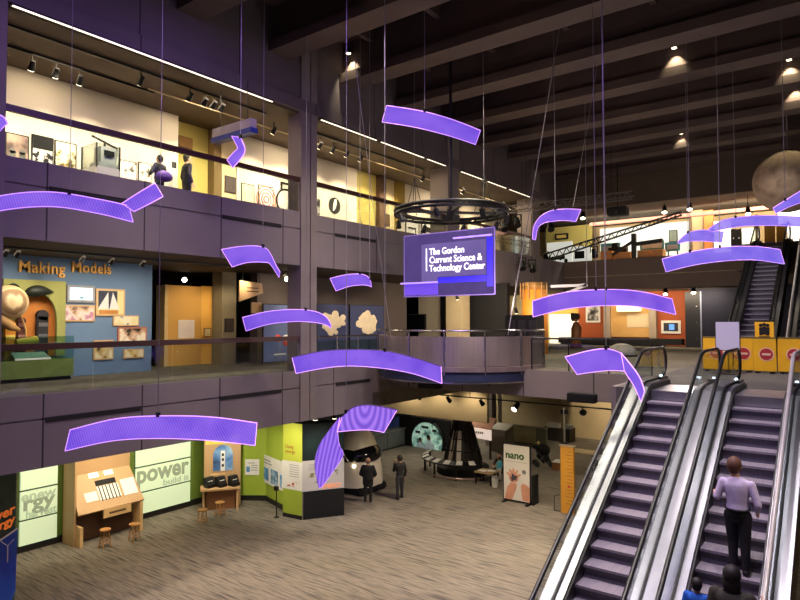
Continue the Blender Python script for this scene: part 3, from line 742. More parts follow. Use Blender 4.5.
for k in range(2):
    a = PI/4+k*PI/2
    mb.bar((rc.x+RR*math.cos(a), rc.y+RR*math.sin(a), rc.z), (rc.x-RR*math.cos(a), rc.y-RR*math.sin(a), rc.z), .06, .08)
mb.build('cross_bar', BLACK, t)
MB().tube([(rc.x, rc.y, rc.z), (rc.x, rc.y, roof_z(rc.x, rc.y))], .05, 8).build('hanging_pole', BLACK, t)
mb = MB().cyl((rc.x, rc.y, rc.z-.15), (rc.x, rc.y, rc.z+.1), .14).box(rc.x-.2, rc.x+.2, rc.y-.2, rc.y+.2, rc.z-.3, rc.z-.1)
mb.build('projector_housing', BLACK, t)
for k in range(8):
    a = 2*PI*k/8+.3; x, y = rc.x+RR*math.cos(a), rc.y+RR*math.sin(a)
    MB().bar((x, y, rc.z-.1), (x, y, rc.z-.2), .03, .03).cyl((x, y, rc.z-.18), (x+.1*math.cos(a+2), y+.1*math.sin(a+2), rc.z-.40), .07, .09).build('stage_lamp', BLACK, t)
for (px, py, d, lab) in ((414.5, 206, 20.2, 'wire rigging bundle over the left side of the black ring'), (484, 205, 18.6, 'wire rigging bundle over the right side of the black ring')):
    p = PD(px, py, d); t = thing('rigging_bridle', lab, 'rigging', p)
    mb = MB()
    for k in range(4):
        a = k*PI/2+.4; mb.tube([(p.x, p.y, p.z+.95), (p.x+.3*math.cos(a), p.y+.3*math.sin(a), p.z-.25)], .012, 5)
    mb.build('bridle_legs', BLACK, t)
    MB().tube([(p.x, p.y, p.z+.95), (p.x, p.y, roof_z(p.x, p.y))], .008, 5).build('suspension_cable', CABLE, t)

# slack and slanted rigging lines
for (a, b, lab, r) in (((564, 0, 17.5), (508, 335, 16.4), 'long slanted steel line descending from the roof to the steel balcony', .012),
                       ((604, 22, 20), (573, 207, 19), 'slanted steel line behind the violet panel with the left tail', .012),
                       ((355, 60, 15), (391, 338, 17.5), 'slack steel line swinging down to the balcony left rail', .010)):
    p, q = PD(*a), PD(*b)
    tag(MB().tube([p, p.lerp(q, .5)+Vector((0, 0, -.15)), q], r, 5).build('steel_line', CABLE), lab, 'cable')

# hanging white and blue sign in the upper gallery
p, q = PY(213, 131, 10.6), PY(258, 119, 10.6)
q = PZ(258, 121, (p.z+PY(258, 121, 10.6).z)/2)
Yh = 10.7; xa, xb = PY(213, 130, Yh).x, PY(258, 122, Yh).x; zc = 12.9
t = thing('overhead_sign', 'white overhead sign box with blue lower edge hanging across the upper gallery', 'sign', ((xa+xb)/2, Yh, zc))
pz = [PY(213, 131, Yh).z, PY(258, 118, Yh).z]
zc = sum(pz)/2-.14
xa += .1; xb -= .18
B(xa, xb, Yh-.1, Yh+.1, zc-.10, zc+.15).build('box', mat('grey_white_box', (178, 172, 160), .6), t)
B(xa-.03, xb+.03, Yh-.12, Yh+.12, zc-.24, zc-.10).build('blue_edge', mat('sign_blue_edge', (40, 62, 140), .5), t)
for x in (xa+.25, xb-.25): MB().tube([(x, Yh, zc+.15), (x, Yh, 13.5)], .012, 6).build('hanger', BLACK, t)

# ================================================================== LIGHT FIXTURES
def track_spot(p, aim, label, glow=True, grp=None, drop=.28, s=1.0):
    p = Vector(p); d = (Vector(aim)-p).normalized()
    t = thing('track_spotlight', label, 'spotlight', p+Vector((0, 0, drop)), grp)
    MB().cyl(p+Vector((0, 0, drop)), p, .018, n=6).build('stem', BLACK, t)
    hd_ = MB().cyl(p-d*.13*s, p+d*.11*s, .055*s, .085*s, 12).build('head', BLACK, t)
    MB().cyl(p+d*.112*s, p+d*.12*s, .075*s, n=12).build('lens', BULB if glow else BULBS, hd_)
    return t
def track(p, q, label):
    return tag(MB().bar(p, q, .05, .05).build('light_track', BLACK), label, 'light track')
# upper gallery: tracks under the soffit
track((-15.9, 5.2, 13.46), (-15.9, 9.6, 13.46), 'black light track nearest the white poster wall')
track((-14.75, 5.2, 13.46), (-14.75, 12.7, 13.46), 'long black light track close behind the soffit edge, first bay')
track((-14.9, 14.3, 13.46), (-14.9, 21.5, 13.46), 'black light track under the soffit beyond the first column')
tag(MB().bar((-15.7, 9.3, 13.44), (-15.7, 33, 13.44), .035, .035).build('conduit', mat('white_conduit', (210, 190, 150), .6)), 'thin pale conduit running along the upper gallery ceiling', 'conduit')
for i, (x, y) in enumerate(((32, 66), (56, 73), (80, 80.5))):
    p = PX(x, y, -15.9)
    track_spot((p.x, p.y, 13.17), (-17.2, p.y+.2, 11.6), 'lit track spotlight over the white poster wall, %s from the left' % ('first', 'second', 'third')[i])
for i, (x, y) in enumerate(((141, 74), (190, 92), (205, 97.5), (222, 103), (214, 101))):
    p = PX(x, y, -14.75)
    track_spot((p.x, p.y, 13.2), (-17.3, p.y+.3, 11.6), ('unlit looking spotlight on the long track above the white wall end', 'spotlight above the mustard wall, first of the row', 'spotlight above the mustard wall, second of the row', 'spotlight above the overhead sign, last of the row', 'spotlight above the mustard wall, third of the row')[i], False)
for i, (x, y) in enumerate(((274, 124), (320, 140), (333, 145), (347, 149), (361, 152), (423, 173), (463, 177), (503, 200), (511, 203))):
    Xs = -15.2; p = PX(x, y, Xs)
    track_spot((p.x, p.y, min(p.z, 13.2)), (-17.2, p.y+.3, 11.4), ('bright spotlight just left of the first column, top gallery', 'spotlight just right of the first column, top gallery', 'second spotlight right of the first column, top gallery', 'third spotlight right of the first column, top gallery', 'fourth spotlight right of the first column, top gallery', 'bright spotlight left of the pale column above the ring', 'spotlight right of the pale column above the ring', 'left of two spotlights under the far soffit', 'right of two spotlights under the far soffit')[i])
# recessed lights and the soffit edge strips
STRIP = emit('strip_light_glow', (255, 240, 215), 1.6)
for i, (a, b) in enumerate(((5.15, 12.2), (14.2, 17.1), (17.3, 20.1), (20.3, 21.7), (22.9, 25.0), (25.3, 27.2), (27.5, 29.9))):
    t = thing('strip_light', ('long glowing strip light on the soffit edge, left of the first column', 'strip light on the soffit edge, first after the column', 'strip light on the soffit edge, above the steel lines', 'short strip light on the soffit edge before the pale column', 'strip light on the soffit edge just after the pale column', 'middle strip light on the soffit edge beyond the pale column', 'last strip light on the far soffit edge')[i], 'strip light', (XW+.0, (a+b)/2, 13.5))
    B(XW-.02, XW+.06, a, b, 13.50, 13.56).build('housing', BLACK, t)
    B(XW+.03, XW+.07, a+.03, b-.03, 13.485, 13.51).build('diffuser', STRIP, t)
# middle gallery
track((-15.6, 5.2, 8.70), (-15.6, 12.6, 8.70), 'black light track under the soffit before the blue wall')
for i, (x, y) in enumerate(((6, 247), (18, 246), (83, 254), (112, 256), (143, 259))):
    p = PX(x, y, -15.6)
    track_spot((p.x, p.y, 8.56), (-17.7, p.y, 7.0), ('dark spotlight at the far left above the olive diorama', 'second dark spotlight above the olive diorama', 'dark spotlight above the golden title letters', 'dark spotlight above the end of the golden title', 'spotlight above the right end of the blue wall')[i], False, drop=.12, s=.75)
for (x, y, X, lab) in ((184, 278.5, -19.5, 'bright spotlight above the yellow partition'), (286, 277.5, -16.2, 'bright spotlight just left of the first column, middle gallery')):
    p = PX(x, y, X); track_spot(p, p+Vector((2, -1, -1)), lab, drop=8.75-p.z, s=1.2)
for (x, y, Y, lab) in ((396, 271.5, 22, 'spotlight left of the violet sign, middle gallery'), (390, 285.5, 24, 'small spotlight above the black screen'), (457, 297, 23.5, 'spotlight lighting the pale pier behind the sign'), (516, 310.5, 24, 'small spotlight above the black equipment case')):
    p = PY(x, y, Y); track_spot(p, p+Vector((0, .4, -1)), lab, drop=8.75-p.z)
for (x, y, Y, lab) in ((665.5, 291.5, 36, 'left of two bright spotlights above the orange wall end'), (693.5, 290, 36, 'right of two bright spotlights, above the navy wall edge')):
    p = PY(x, y, Y); track_spot((p.x, p.y, p.z), p+Vector((.1, -.6, -1)), lab, drop=max(.1, 8.75-p.z), s=1.6)
# lower level: bulkhead track
tp, tq = PY(384, 391, 22.7), PY(612, 409.5, 22.7)
zt0 = (tp.z+tq.z)/2
track((tp.x, 22.7, zt0+.02), (tq.x, 22.7, zt0+.02), 'long black light track hanging before the lit bulkhead, lower level')
for i, x in enumerate((470, 560)):
    X = PY(x, 400, 22.7).x
    tag(MB().cyl((X, 22.7, zt0+.04), (X, 22.7, 4.64), .015, n=6).build('track_hanger', BLACK), ('thin hanger rod of the lower track near the metal post', 'thin hanger rod of the lower track near the black loudspeaker')[i], 'hanger')
for i, (x, y) in enumerate(((380, 393), (405, 395.5), (418, 397), (448, 400), (481, 403))):
    p = PY(x, y, 22.7); track_spot((p.x, 22.75, zt0-.16), (p.x, 23.6, 2.9), 'spotlight washing the bulkhead, %s from the left on the lower track' % ('first', 'second', 'third', 'fourth', 'fifth')[i], drop=.17, s=1.2)
for i, (x, y) in enumerate(((515.5, 407), (582, 413.5))):
    p = PY(x, y, 22.7); track_spot((p.x, 22.75, zt0-.2), (p.x-1, 18, 0) if i == 0 else (p.x-2.5, 36, 2), ('very bright spotlight on the lower track right of the post', 'spotlight on the lower track below the black loudspeaker')[i], drop=.2, s=1.5)
for (x, y, X, lab) in ((27, 469.5, -16.6, 'small downlight over the glowing energy panel'), (67, 464.5, -16.6, 'downlight at the left edge of the plywood kiosk'), (207, 444, -17.4, 'downlight between the power panel and the plywood desk'), (190, 444, -17.4, 'downlight above the right end of the power panel'), (315.5, 420, -15.2, 'left of two small lamps on top of the dark poster box'), (334.5, 417.5, -14.9, 'right of two small lamps on top of the dark poster box')):
    p = PX(x, y, X); track_spot((p.x, p.y, 3.68), (p.x-.3, p.y, 0), lab, drop=.22)
# roof downlights in the coffers
for i, (x, y) in enumerate(((348, 51), (674, 45.5), (789, 57.5), (681, 132), (795, 82))):
    yb = min(ys_beam, key=lambda q: abs(q-.62-PZ(x, y, 16.2).y)); yf = yb-.62
    p = PY(x, y, yf-.22); zz = min(max(p.z, 15.6), 16.6)
    t = thing('roof_downlight', ('roof spotlight lighting the beam near the first column', 'roof spotlight lighting a beam high on the right', 'roof spotlight at the right edge above the globe, upper one', 'roof spotlight low on the far beams', 'roof spotlight at the right edge above the globe, lower one')[i], 'downlight', (p.x, yf-.2, zz))
    MB().bar((p.x, yf-.2, zz), (p.x, yf, zz), .05, .05).cyl((p.x, yf-.2, zz-.07), (p.x, yf-.2, zz+.09), .09).build('housing', BLACK, t)
    MB().cyl((p.x, yf-.2, zz-.085), (p.x, yf-.2, zz-.072), .08).build('lens', BULBS, t)
    spotl('roof_spot', (p.x, yf-.24, zz-.1), (p.x, yf+.25, zz-1.6), 260, (1, .85, .55), 75, .6, .04)
# loudspeaker boxes under the bridge edge
for (x, y, w, Y, lab) in ((430, 384, 21, 17.55, 'black loudspeaker box under the balcony edge'), (582, 397.5, 24, 17.55, 'black loudspeaker box under the bridge fascia, right of the posts')):
    p = PY(x, y, Y); hw_ = w/2*depth(p)/FPX/.85
    t = thing('loudspeaker', lab, 'loudspeaker', p)
    MB().box(p.x-hw_, p.x+hw_, p.y-.15, p.y+.15, p.z-.14, p.z+.12).build('cabinet', BLKM, t, bevel=.02)
    MB().box(p.x-hw_*.92, p.x+hw_*.92, p.y-.165, p.y-.15, p.z-.12, p.z+.1).build('grille', BLACK, t)
    MB().bar((p.x, p.y+.1, p.z+.02), (p.x, 17.86, p.z+.02), .04, .04).build('bracket', BLACK, t)

# ================================================================== UPPER GALLERY EXHIBITS
def posterX(label, px, X, fm, pm, fw=.03, th=.03, cat='poster', name='framed_poster', grp=None):
    y0, y1, z0, z1 = rectX(*px, X)
    t = thing(name, label, cat, (X, (y0+y1)/2, z0), grp)
    B(X+.002, X+th, y0, y1, z0, z1).build('frame', fm, t)
    B(X+th, X+th+.006, y0+fw, y1-fw, z0+fw, z1-fw).build('picture', pm, t)
    return t, (y0, y1, z0, z1)
def posterY(label, px, Y, fm, pm, fw=.03, th=.03, cat='poster', name='framed_poster', grp=None):
    x0, x1, z0, z1 = rectY(*px, Y)
    t = thing(name, label, cat, ((x0+x1)/2, Y, z0), grp)
    B(x0, x1, Y-th, Y-.002, z0, z1).build('frame', fm, t)
    B(x0+fw, x1-fw, Y-th-.006, Y-th, z0+fw, z1-fw).build('picture', pm, t)
    return t, (x0, x1, z0, z1)
WFR = mat('white_frame', (226, 222, 210), .5)
PINKP = ramp_mat('pinkish_photo', [(96, 76, 70), (190, 160, 140), (170, 130, 110)], 2.2, 'noise')
t, (a, b, c, d) = posterX('dark framed poster with two arched openings, leftmost on the upper white wall', (4.5, 134, 28.5, 172), XG, BLKM, PINKP)
mb = MB()
for f in (.3, .72):
    yc = a+(b-a)*f; w_ = (b-a)*.13
    mb.box(XG+.036, XG+.044, yc-w_, yc+w_, c+.1, d-.45)
    mb.cyl((XG+.036, yc, d-.45), (XG+.044, yc, d-.45), w_, n=20)
mb.build('arch_shapes', mat('arch_grey', (112, 112, 104), .7, 0, .2, 4), t)
t, (a, b, c, d) = posterX('black and white poster with dark top band, second on the upper white wall', (31, 136, 53, 174), XG, BLKM, ramp_mat('bw_pattern', [(16, 16, 16), (40, 40, 40), (226, 220, 205), (236, 232, 220)], 5.5, 'noise', lo=.40, hi=.50))
B(XG+.037, XG+.045, a+.03, b-.03, d-.36, d-.03).build('dark_band', BLKM, t)
posterX('white poster with small dark and olive drawings, third on the upper white wall', (54, 142, 76, 178), XG, BLKM, ramp_mat('cream_drawing', [(70, 60, 40), (150, 130, 70), (236, 224, 190), (240, 230, 200)], 4.2, 'noise', lo=.32, hi=.52))
# display case with white model
y0, y1, z0, z1 = rectX(89, 147, 112, 190, -16.5)
t = thing('display_case', 'glass display case holding a white machine model on the upper gallery', 'display case', (-16.5, (y0+y1)/2, F3))
B(-16.9, -16.1, y0, y1, F3, F3+.75).build('plinth', WHITEP, t)
for ys_ in ((y0, y0+.015), (y1-.015, y1)): B(-16.9, -16.1, ys_[0], ys_[1], F3+.75, z1).build('glass_side', GLASS, t)
B(-16.115, -16.1, y0, y1, F3+.75, z1).build('glass_front', GLASS, t)
mb = MB()
for y in (y0, y1):
    for x in (-16.9, -16.1): mb.bar((x, y, F3+.7), (x, y, z1), .03, .03)
mb.build('case_frame', BLACK, t)
my = (y0+y1)/2+.1
tt = thing('machine_model', 'white machine model with black parts inside the glass display case', 'model', (-16.5, my, F3+.75))
B(-16.75, -16.25, my-.28, my+.28, F3+.75, F3+.9).build('base', WHITEP, tt)
B(-16.68, -16.3, my-.2, my+.22, F3+.9, F3+1.35).build('body', mat('model_white', (206, 210, 206), .5), tt)
B(-16.29, -16.27, my-.12, my+.16, F3+1.1, F3+1.25).build('dark_window', BLKM, tt)
MB().bar((-16.5, my-.35, F3+1.62), (-16.5, my+.35, F3+1.42), .06, .04).bar((-16.5, my, F3+1.3), (-16.5, my, F3+1.55), .04, .04).build('boom', BLACK, tt)
for i, (px, lab) in enumerate((((119, 161, 136.5, 180), 'thin black framed print with small drawings, beside the display case'), ((138, 163, 151, 182), 'narrow black framed print right of the small drawings'))):
    posterX(lab, px, XG, BLACK, ramp_mat('small_drawing_%d' % i, [(60, 56, 50), (120, 116, 106), (228, 222, 206), (232, 228, 214)], 5, 'noise', lo=.30, hi=.46), .02)
posterX('tiny dark wall plate on the white wall by the walking man', (172, 162, 176, 168), XG, BLACK, BLKM, .01)
posterX('brown text panel on the mustard wall above the handrail', (178, 137, 192, 148), XG-.45, BROWNP, mat('brown_sign_face', (150, 112, 60), .6), .02, name='wall_sign', cat='sign')
posterX('dark grey square panel on the beige pier beside the violet twisted panel', (224.5, 176.5, 235.5, 193), XG-.04, BLACK, mat('dark_print', (74, 60, 52), .6, 0, .2, 6), .02, name='wall_sign', cat='sign')
posterX('black framed pale yellow print on the middle white wall', (241, 184, 254, 208), XG, BLACK, mat('pale_yellow_print', (222, 216, 176), .6), .03)
t, (a, b, c, d) = posterX('black framed print of a large pink fingerprint on the middle white wall', (258, 186, 273, 213), XG, BLACK, WHITEP, .03)
mb = MB()
for k in range(1, 5):
    mb.tube([(XG+.042, (a+b)/2+.11*k*math.cos(q*PI/10), (c+d)/2+.12*k*math.sin(q*PI/10)) for q in range(20)], .022, 4, True)
mb.build('fingerprint', mat('pink_ink', (208, 130, 104), .7), t)
y0, y1, z0, z1 = rectX(276, 186, 294, 212, XG)
t = thing('flask_emblem', 'round bottle outline in black on the white wall left of the first column', 'wall decoration', (XG, (y0+y1)/2, z0))
yc, zc, r_ = (y0+y1)/2, (z0+z1)/2-.1, (y1-y0)*.5
MB().tube([(XG+.04, yc+r_*math.cos(k*PI/16), zc+r_*math.sin(k*PI/16)) for k in range(32)], .035, 6, True).build('round_outline', BLACK, t)
MB().cyl((XG+.002, yc, zc), (XG+.02, yc, zc), r_*.93, n=32).build('disc', mat('emblem_grey', (206, 200, 190), .6, 0, .06, 5), t)
MB().box(XG+.004, XG+.05, yc-.24, yc-.18, zc+r_*.85, zc+r_+.25).box(XG+.004, XG+.05, yc+.18, yc+.24, zc+r_*.85, zc+r_+.25).box(XG+.004, XG+.05, yc-.24, yc+.24, zc+r_+.2, zc+r_+.26).build('neck', BLACK, t)
posterX('narrow black and white panel just right of the first column', (315, 199, 319.5, 216), XG, BLACK, ramp_mat('bw_strip', [(20, 20, 20), (230, 225, 215)], 3, 'noise', lo=.45, hi=.55), .02)
y0, y1, z0, z1 = rectX(328.5, 197.5, 340, 214, XG)
yc, zc, r_ = (y0+y1)/2, (z0+z1)/2, (z1-z0)/2
t = thing('round_emblem', 'round black emblem with white swoosh on the white wall right of the first column', 'wall decoration', (XG, yc, z0))
MB().cyl((XG, yc, zc), (XG+.03, yc, zc), r_, n=36).build('disc', mat('emblem_black', (34, 34, 30), .6, 0, .3, 3), t)
mb = MB()
n_ = 10
poly = [(XG+.031, yc+r_*(.25-.30*k/n_+.18*math.sin(k/n_*PI)), zc+r_*(.85-1.4*k/n_)) for k in range(n_+1)]
poly2 = [(XG+.031, p[1]-r_*(.30+.25*math.sin(k/n_*PI)), p[2]-.1*r_) for k, p in enumerate(poly)]
mb.prism(poly+poly2[::-1], (.012, 0, 0)); mb.build('swoosh', WHITEP, t)
posterX('brown panel on the cream wall beyond the mustard section', (384, 214, 389.5, 226), XG-.04, BLACK, BROWNP, .02, name='wall_sign', cat='sign')
# white display cabinets seen under the ring
for i, (x0, x1) in enumerate(((405, 418), (421, 434), (436, 445))):
    y0, y1, z0, z1 = rectX(x0, 222, x1, 240, XG+.5)
    t = thing('wall_cabinet', ('white lit wall cabinet, left of three beneath the black ring', 'white lit wall cabinet with dark object, middle of three beneath the black ring', 'narrow white wall cabinet, right of three beneath the black ring')[i], 'cabinet', (XG+.25, (y0+y1)/2, F3))
    B(XG+.02, XG+.5, y0, y1, F3, z1).build('body', WHITEP, t)
    B(XG+.5, XG+.52, y0+.25, y1-.25, F3+.9, z1-.25).build('dark_model', BLKM, t)
    B(XG+.51, XG+.53, y0, y0+.06, F3, z1).build('side_frame', BLACK, t)
for i, (px, col, lab) in enumerate((((468, 222, 500, 246), (226, 214, 186), 'bright white panel of the far upper gallery, right of the violet sign top'), ((503, 236, 512, 252), (140, 110, 60), 'small ochre door panel beyond the ring, upper gallery'), ((516, 238, 531, 254), (214, 228, 222), 'pale blue white board beside the far column of the upper gallery'))):
    y0, y1, z0, z1 = rectX(*px, XG+.3)
    t = thing('exhibit_board', lab, 'board', (XG+.3, (y0+y1)/2, F3))
    B(XG+.24, XG+.3, y0, y1, F3, z1).build('board', mat('exhibit_board_%d' % i, col, .7, 0, .04, 2), t)
    for y in (y0+.1, y1-.1): B(XG+.1, XG+.5, y-.04, y+.04, F3, F3+.06).build('foot', BLACK, t)

# ================================================================== MIDDLE GALLERY EXHIBITS
XF = XB
GOLD = mat('golden_letters', (214, 160, 70), .45, .2, .1, 3)
y0, y1, z0, z1 = rectX(17, 260, 108, 276, XF)
t = thing('title_lettering', 'golden raised title lettering Making Models along the top of the blue wall', 'lettering', (XF, (y0+y1)/2, z0))
for wd, xa_, xb_ in (('Making', 17, 63), ('Models', 70, 109)):
    ya, yb_ = PX(xa_, 268, XF).y, PX(xb_, 268, XF).y
    zb = PX((xa_+xb_)/2, 273, XF).z
    o = text('word', wd, .43, (XF+.05, ya, zb+.0), (0, 1, 0), GOLD, t, .04, bold=.006, spacing=1.08)
    bb = [v.co.y for v in o.data.vertices]; k = (yb_-ya)/(max(bb)-min(bb)); m0 = min(bb)
    for v in o.data.vertices: v.co.y = m0+(v.co.y-m0)*k
# olive diorama
OLV = mat('olive_panel', (150, 152, 84), .75, 0, .08, 1.5)
y0, y1, z0, z1 = rectX(2, 280, 61.5, 352, XF+.3)
yr = PX(71, 362, -17.0).y
t = thing('diorama', 'olive green diorama with arched cut-out and low green plinth, left of the blue wall', 'diorama', (XF, (y0+y1)/2, F2))
zt2 = z1
ya1, ya2, yb1 = PX(18, 330, XF+.3).y, PX(50, 330, XF+.3).y, PX(56, 330, XF+.3).y
za = PX(40, 299, XF+.3).z
mb = MB()
mb.box(XF+.25, XF+.35, y0, yr, za+.15, zt2)
npt = 12
arcp = [(XF+.25, ya1+(yb1-ya1)*.5+(yb1-ya1)*.5*math.cos(PI*k/npt), za-.55+.7*math.sin(PI*k/npt)) for k in range(npt+1)]
mb.prism([(XF+.25, yr, za+.16), (XF+.25, yr, F2+.62), (XF+.25, yb1, F2+.62)]+arcp[:npt//2+1]+[(XF+.25, arcp[npt//2][1], za+.16)], (.1, 0, 0))
mb.prism([(XF+.25, y0, za+.16), (XF+.25, arcp[npt//2][1], za+.16)]+arcp[npt//2:]+[(XF+.25, ya1, F2+.62), (XF+.25, y0, F2+.62)], (.1, 0, 0))
mb.build('arched_front', OLV, t)
B(XF+.02, XF+.05, y0, yr, F2+.6, zt2).build('orange_back', mat('orange_back_panel', (206, 128, 48), .7, 0, .2, 1.5), t)
B(XF+.05, XF+.85, 4.6, yr, F2+.1, F2+.55).build('plinth', mat('mossy_plinth', (112, 132, 64), .8, 0, .12, 3), t)
B(XF+.05, XF+.80, 4.6, yr-.05, F2, F2+.1).build('kickboard', BLKM, t)
B(XF+.82, XF+.84, 4.6, yr, F2+.55, F2+1.15).build('low_glass', GLASSG, t)
p = PX(33.5, 361.5, -16.85)
MB().prism([(p.x-.25, p.y-.42, F2+.72), (p.x-.25, p.y+.35, F2+.72), (p.x, p.y+.42, F2+.56), (p.x, p.y-.42, F2+.56)], (0, 0, .03)).build('caption_card', WHITEP, t)
c = PX(9, 302, -16.85)
tt = thing('balloon_model', 'cream striped balloon-like shell model at the top left of the olive diorama', 'model', c)
mb = MB(); mb.ball(c, .42, 12, (.8, 1.05, 1.0)); mb.build('shell', ramp_mat('cream_stripes', [(150, 120, 84), (226, 204, 160), (214, 188, 140)], 3.0, 'wave', (.4, 2, .6), detail=1, lo=.1, hi=.6), tt, smooth=True)
MB().tube([c+Vector((0, -.3, -.3)), c+Vector((.05, .05, -.62)), c+Vector((0, .25, -.7))], [.16, .1, .04], 10).build('neck', mat('shell_neck', (190, 150, 90), .6), tt, smooth=True)
MB().tube([c+Vector((-.2, .35, -.3)), c+Vector((-.25, .5, -.7)), c+Vector((-.28, .52, -.95))], .02, 5).build('tether', mat('tether', (220, 180, 110), .6), tt)
for (xa_, ya_, xb_, yb_, lab) in ((5, 289, 20, 287, 'small dark leaf-shaped fin above the cream shell'), (25, 291, 54, 292, 'large dark leaf-shaped wing across the olive panel')):
    p, q = PX(xa_, ya_, -17.25), PX(xb_, yb_, -17.25); L_ = q-p
    tt = thing('dark_wing', lab, 'model', p)
    up = Vector((0, 0, 1)); rows = []
    for k in range(13):
        f = k/12; w_ = .30*math.sin(PI*f**.65)*(1 if L_.length > .6 else .6)+.004
        m_ = p+L_*f+Vector((.06*math.sin(PI*f), 0, .06*math.sin(PI*f)))
        rows.append([m_+up*(w_*.35), m_-up*(w_*.65)])
    MB().grid(rows, .05).build('blade', mat('dark_green_black', (32, 38, 30), .5, 0, .2, 3), tt, smooth=True)
    MB().tube([p+L_*.45, Vector((XF+.36, (p+L_*.45).y, p.z))], .025, 5).build('mount', BLACK, tt)
for (px, col, lab, nm) in (((3, 321, 15, 346), (226, 152, 40), 'orange ribbed figure at the far left inside the diorama', 'orange_figure'), ((16, 318, 25, 345), (96, 52, 40), 'reddish white patterned post inside the diorama', 'patterned_post'), ((36, 311, 47.5, 346), (30, 30, 34), 'tall black case with rounded top inside the diorama arch', 'black_case')):
    dxm = -.2 if nm == 'black_case' else .12
    y0, y1, z0, z1 = rectX(*px, -17.35+dxm)
    tt = thing(nm, lab, 'model', (-17.35+dxm, (y0+y1)/2, F2+.55))
    yc = (y0+y1)/2; w_ = (y1-y0)/2; m_ = mat(nm+'_paint', col, .6, 0, .25, 5)
    B(-17.42+dxm, -17.28+dxm, yc-w_, yc+w_, F2+.55, z1-w_*.8).build('body', m_, tt, bevel=.03)
    MB().cyl((-17.42+dxm, yc, z1-w_*.8), (-17.28+dxm, yc, z1-w_*.8), w_, n=20).build('rounded_top', m_, tt)
    for k in range(3): B(-17.28+dxm, -17.26+dxm, yc-w_*.8, yc+w_*.8, F2+.8+.3*k, F2+.9+.3*k).build('band', mat(nm+'_band', [min(255, v+70) for v in col], .6), tt)
p, q = PX(16, 343, -17.0), PX(37, 340, -17.0)
tag(MB().cyl(p, q, .09, .11, 14).build('yellow_tube', mat('yellow_tube', (206, 166, 60), .5)), 'lying yellow tube at the front of the diorama', 'model')
MBR = mat('pale_wood_frame', (206, 170, 120), .5, 0, .06, 3)
t, (a, b, c, d) = posterX('bright white screen in a grey frame on the blue wall', (66, 285.5, 93.5, 302.5), XF, mat('screen_grey', (150, 146, 146), .4), emit('screen_blue_white', (206, 236, 244), 1.0), .07, .08, 'screen', 'wall_screen')
mb = MB().prism([(XF+.088, a+(b-a)*.42, c+.16), (XF+.088, a+(b-a)*.6, c+.16), (XF+.088, a+(b-a)*.55, c+.1), (XF+.088, a+(b-a)*.45, c+.1)], (.004, 0, 0)).box(XF+.088, XF+.092, a+(b-a)*.5, a+(b-a)*.52, c+.16, c+.32)
mb.build('boat_shape', mat('screen_boat', (120, 150, 160), .5), t)
PASTEL = ramp_mat('crowd_photo', [(120, 90, 80), (206, 170, 130), (232, 220, 214), (190, 130, 150)], 3.5, 'noise', lo=.35, hi=.65)
posterX('framed photo of a market scene directly below the bright screen', (62, 305, 94, 321.5), XF, MBR, PASTEL, .04, .05, 'picture', 'framed_picture')
t, (a, b, c, d) = posterX('framed picture of two white sails against dark sky on the blue wall', (95, 289, 124, 316), XF, MBR, mat('sail_sky', (232, 214, 150), .6, 0, .06, 2), .05, .06, 'picture', 'framed_picture')
X_ = XF+.067
B(X_, X_+.004, a+.06, a+(b-a)*.72, c+.2, d-.06).build('dark_sky', mat('sail_dark', (46, 50, 70), .6, 0, .3, 4), t)
for f0, f1, f2 in ((.05, .40, .42), (.45, .58, .85)):
    MB().prism([(X_+.004, a+(b-a)*f0, c+.2), (X_+.004, a+(b-a)*(f2 if f0 < .4 else .8), c+.2), (X_+.004, a+(b-a)*(.40 if f0 < .4 else .56), d-.1)], (.006, 0, 0)).build('sail', WHITEP, t)
B(X_+.004, X_+.012, a+.08, a+(b-a)*.75, c+.06, c+.17).build('hull', mat('hull_brown', (190, 126, 56), .6), t)
posterX('small framed picture with pale building below the sail picture', (112.5, 315.5, 138, 326), XF, MBR, ramp_mat('bld_photo', [(90, 80, 60), (236, 228, 200), (226, 214, 160)], 3, 'noise', lo=.35, hi=.6), .03, .05, 'picture', 'framed_picture')
posterX('framed picture with small figures, right of centre on the blue wall', (117, 327, 146, 342.5), XF, mat('red_wood_frame', (180, 116, 88), .5), ramp_mat('fig_photo', [(40, 36, 30), (200, 160, 120), (236, 226, 200)], 3.6, 'noise', lo=.38, hi=.6), .05, .05, 'picture', 'framed_picture')
posterX('framed picture with dark figure behind the handrail on the blue wall', (93, 340, 112.5, 359.5), XF, MBR, ramp_mat('figb_photo', [(40, 36, 26), (190, 160, 90), (232, 220, 180)], 3, 'noise', lo=.35, hi=.6), .04, .05, 'picture', 'framed_picture')
posterX('small lowest framed picture with golden scene on the blue wall', (123, 349, 143, 358), XF, MBR, ramp_mat('gold_photo', [(90, 70, 30), (216, 180, 90), (240, 226, 190)], 3.3, 'noise', lo=.35, hi=.6), .03, .05, 'picture', 'framed_picture')
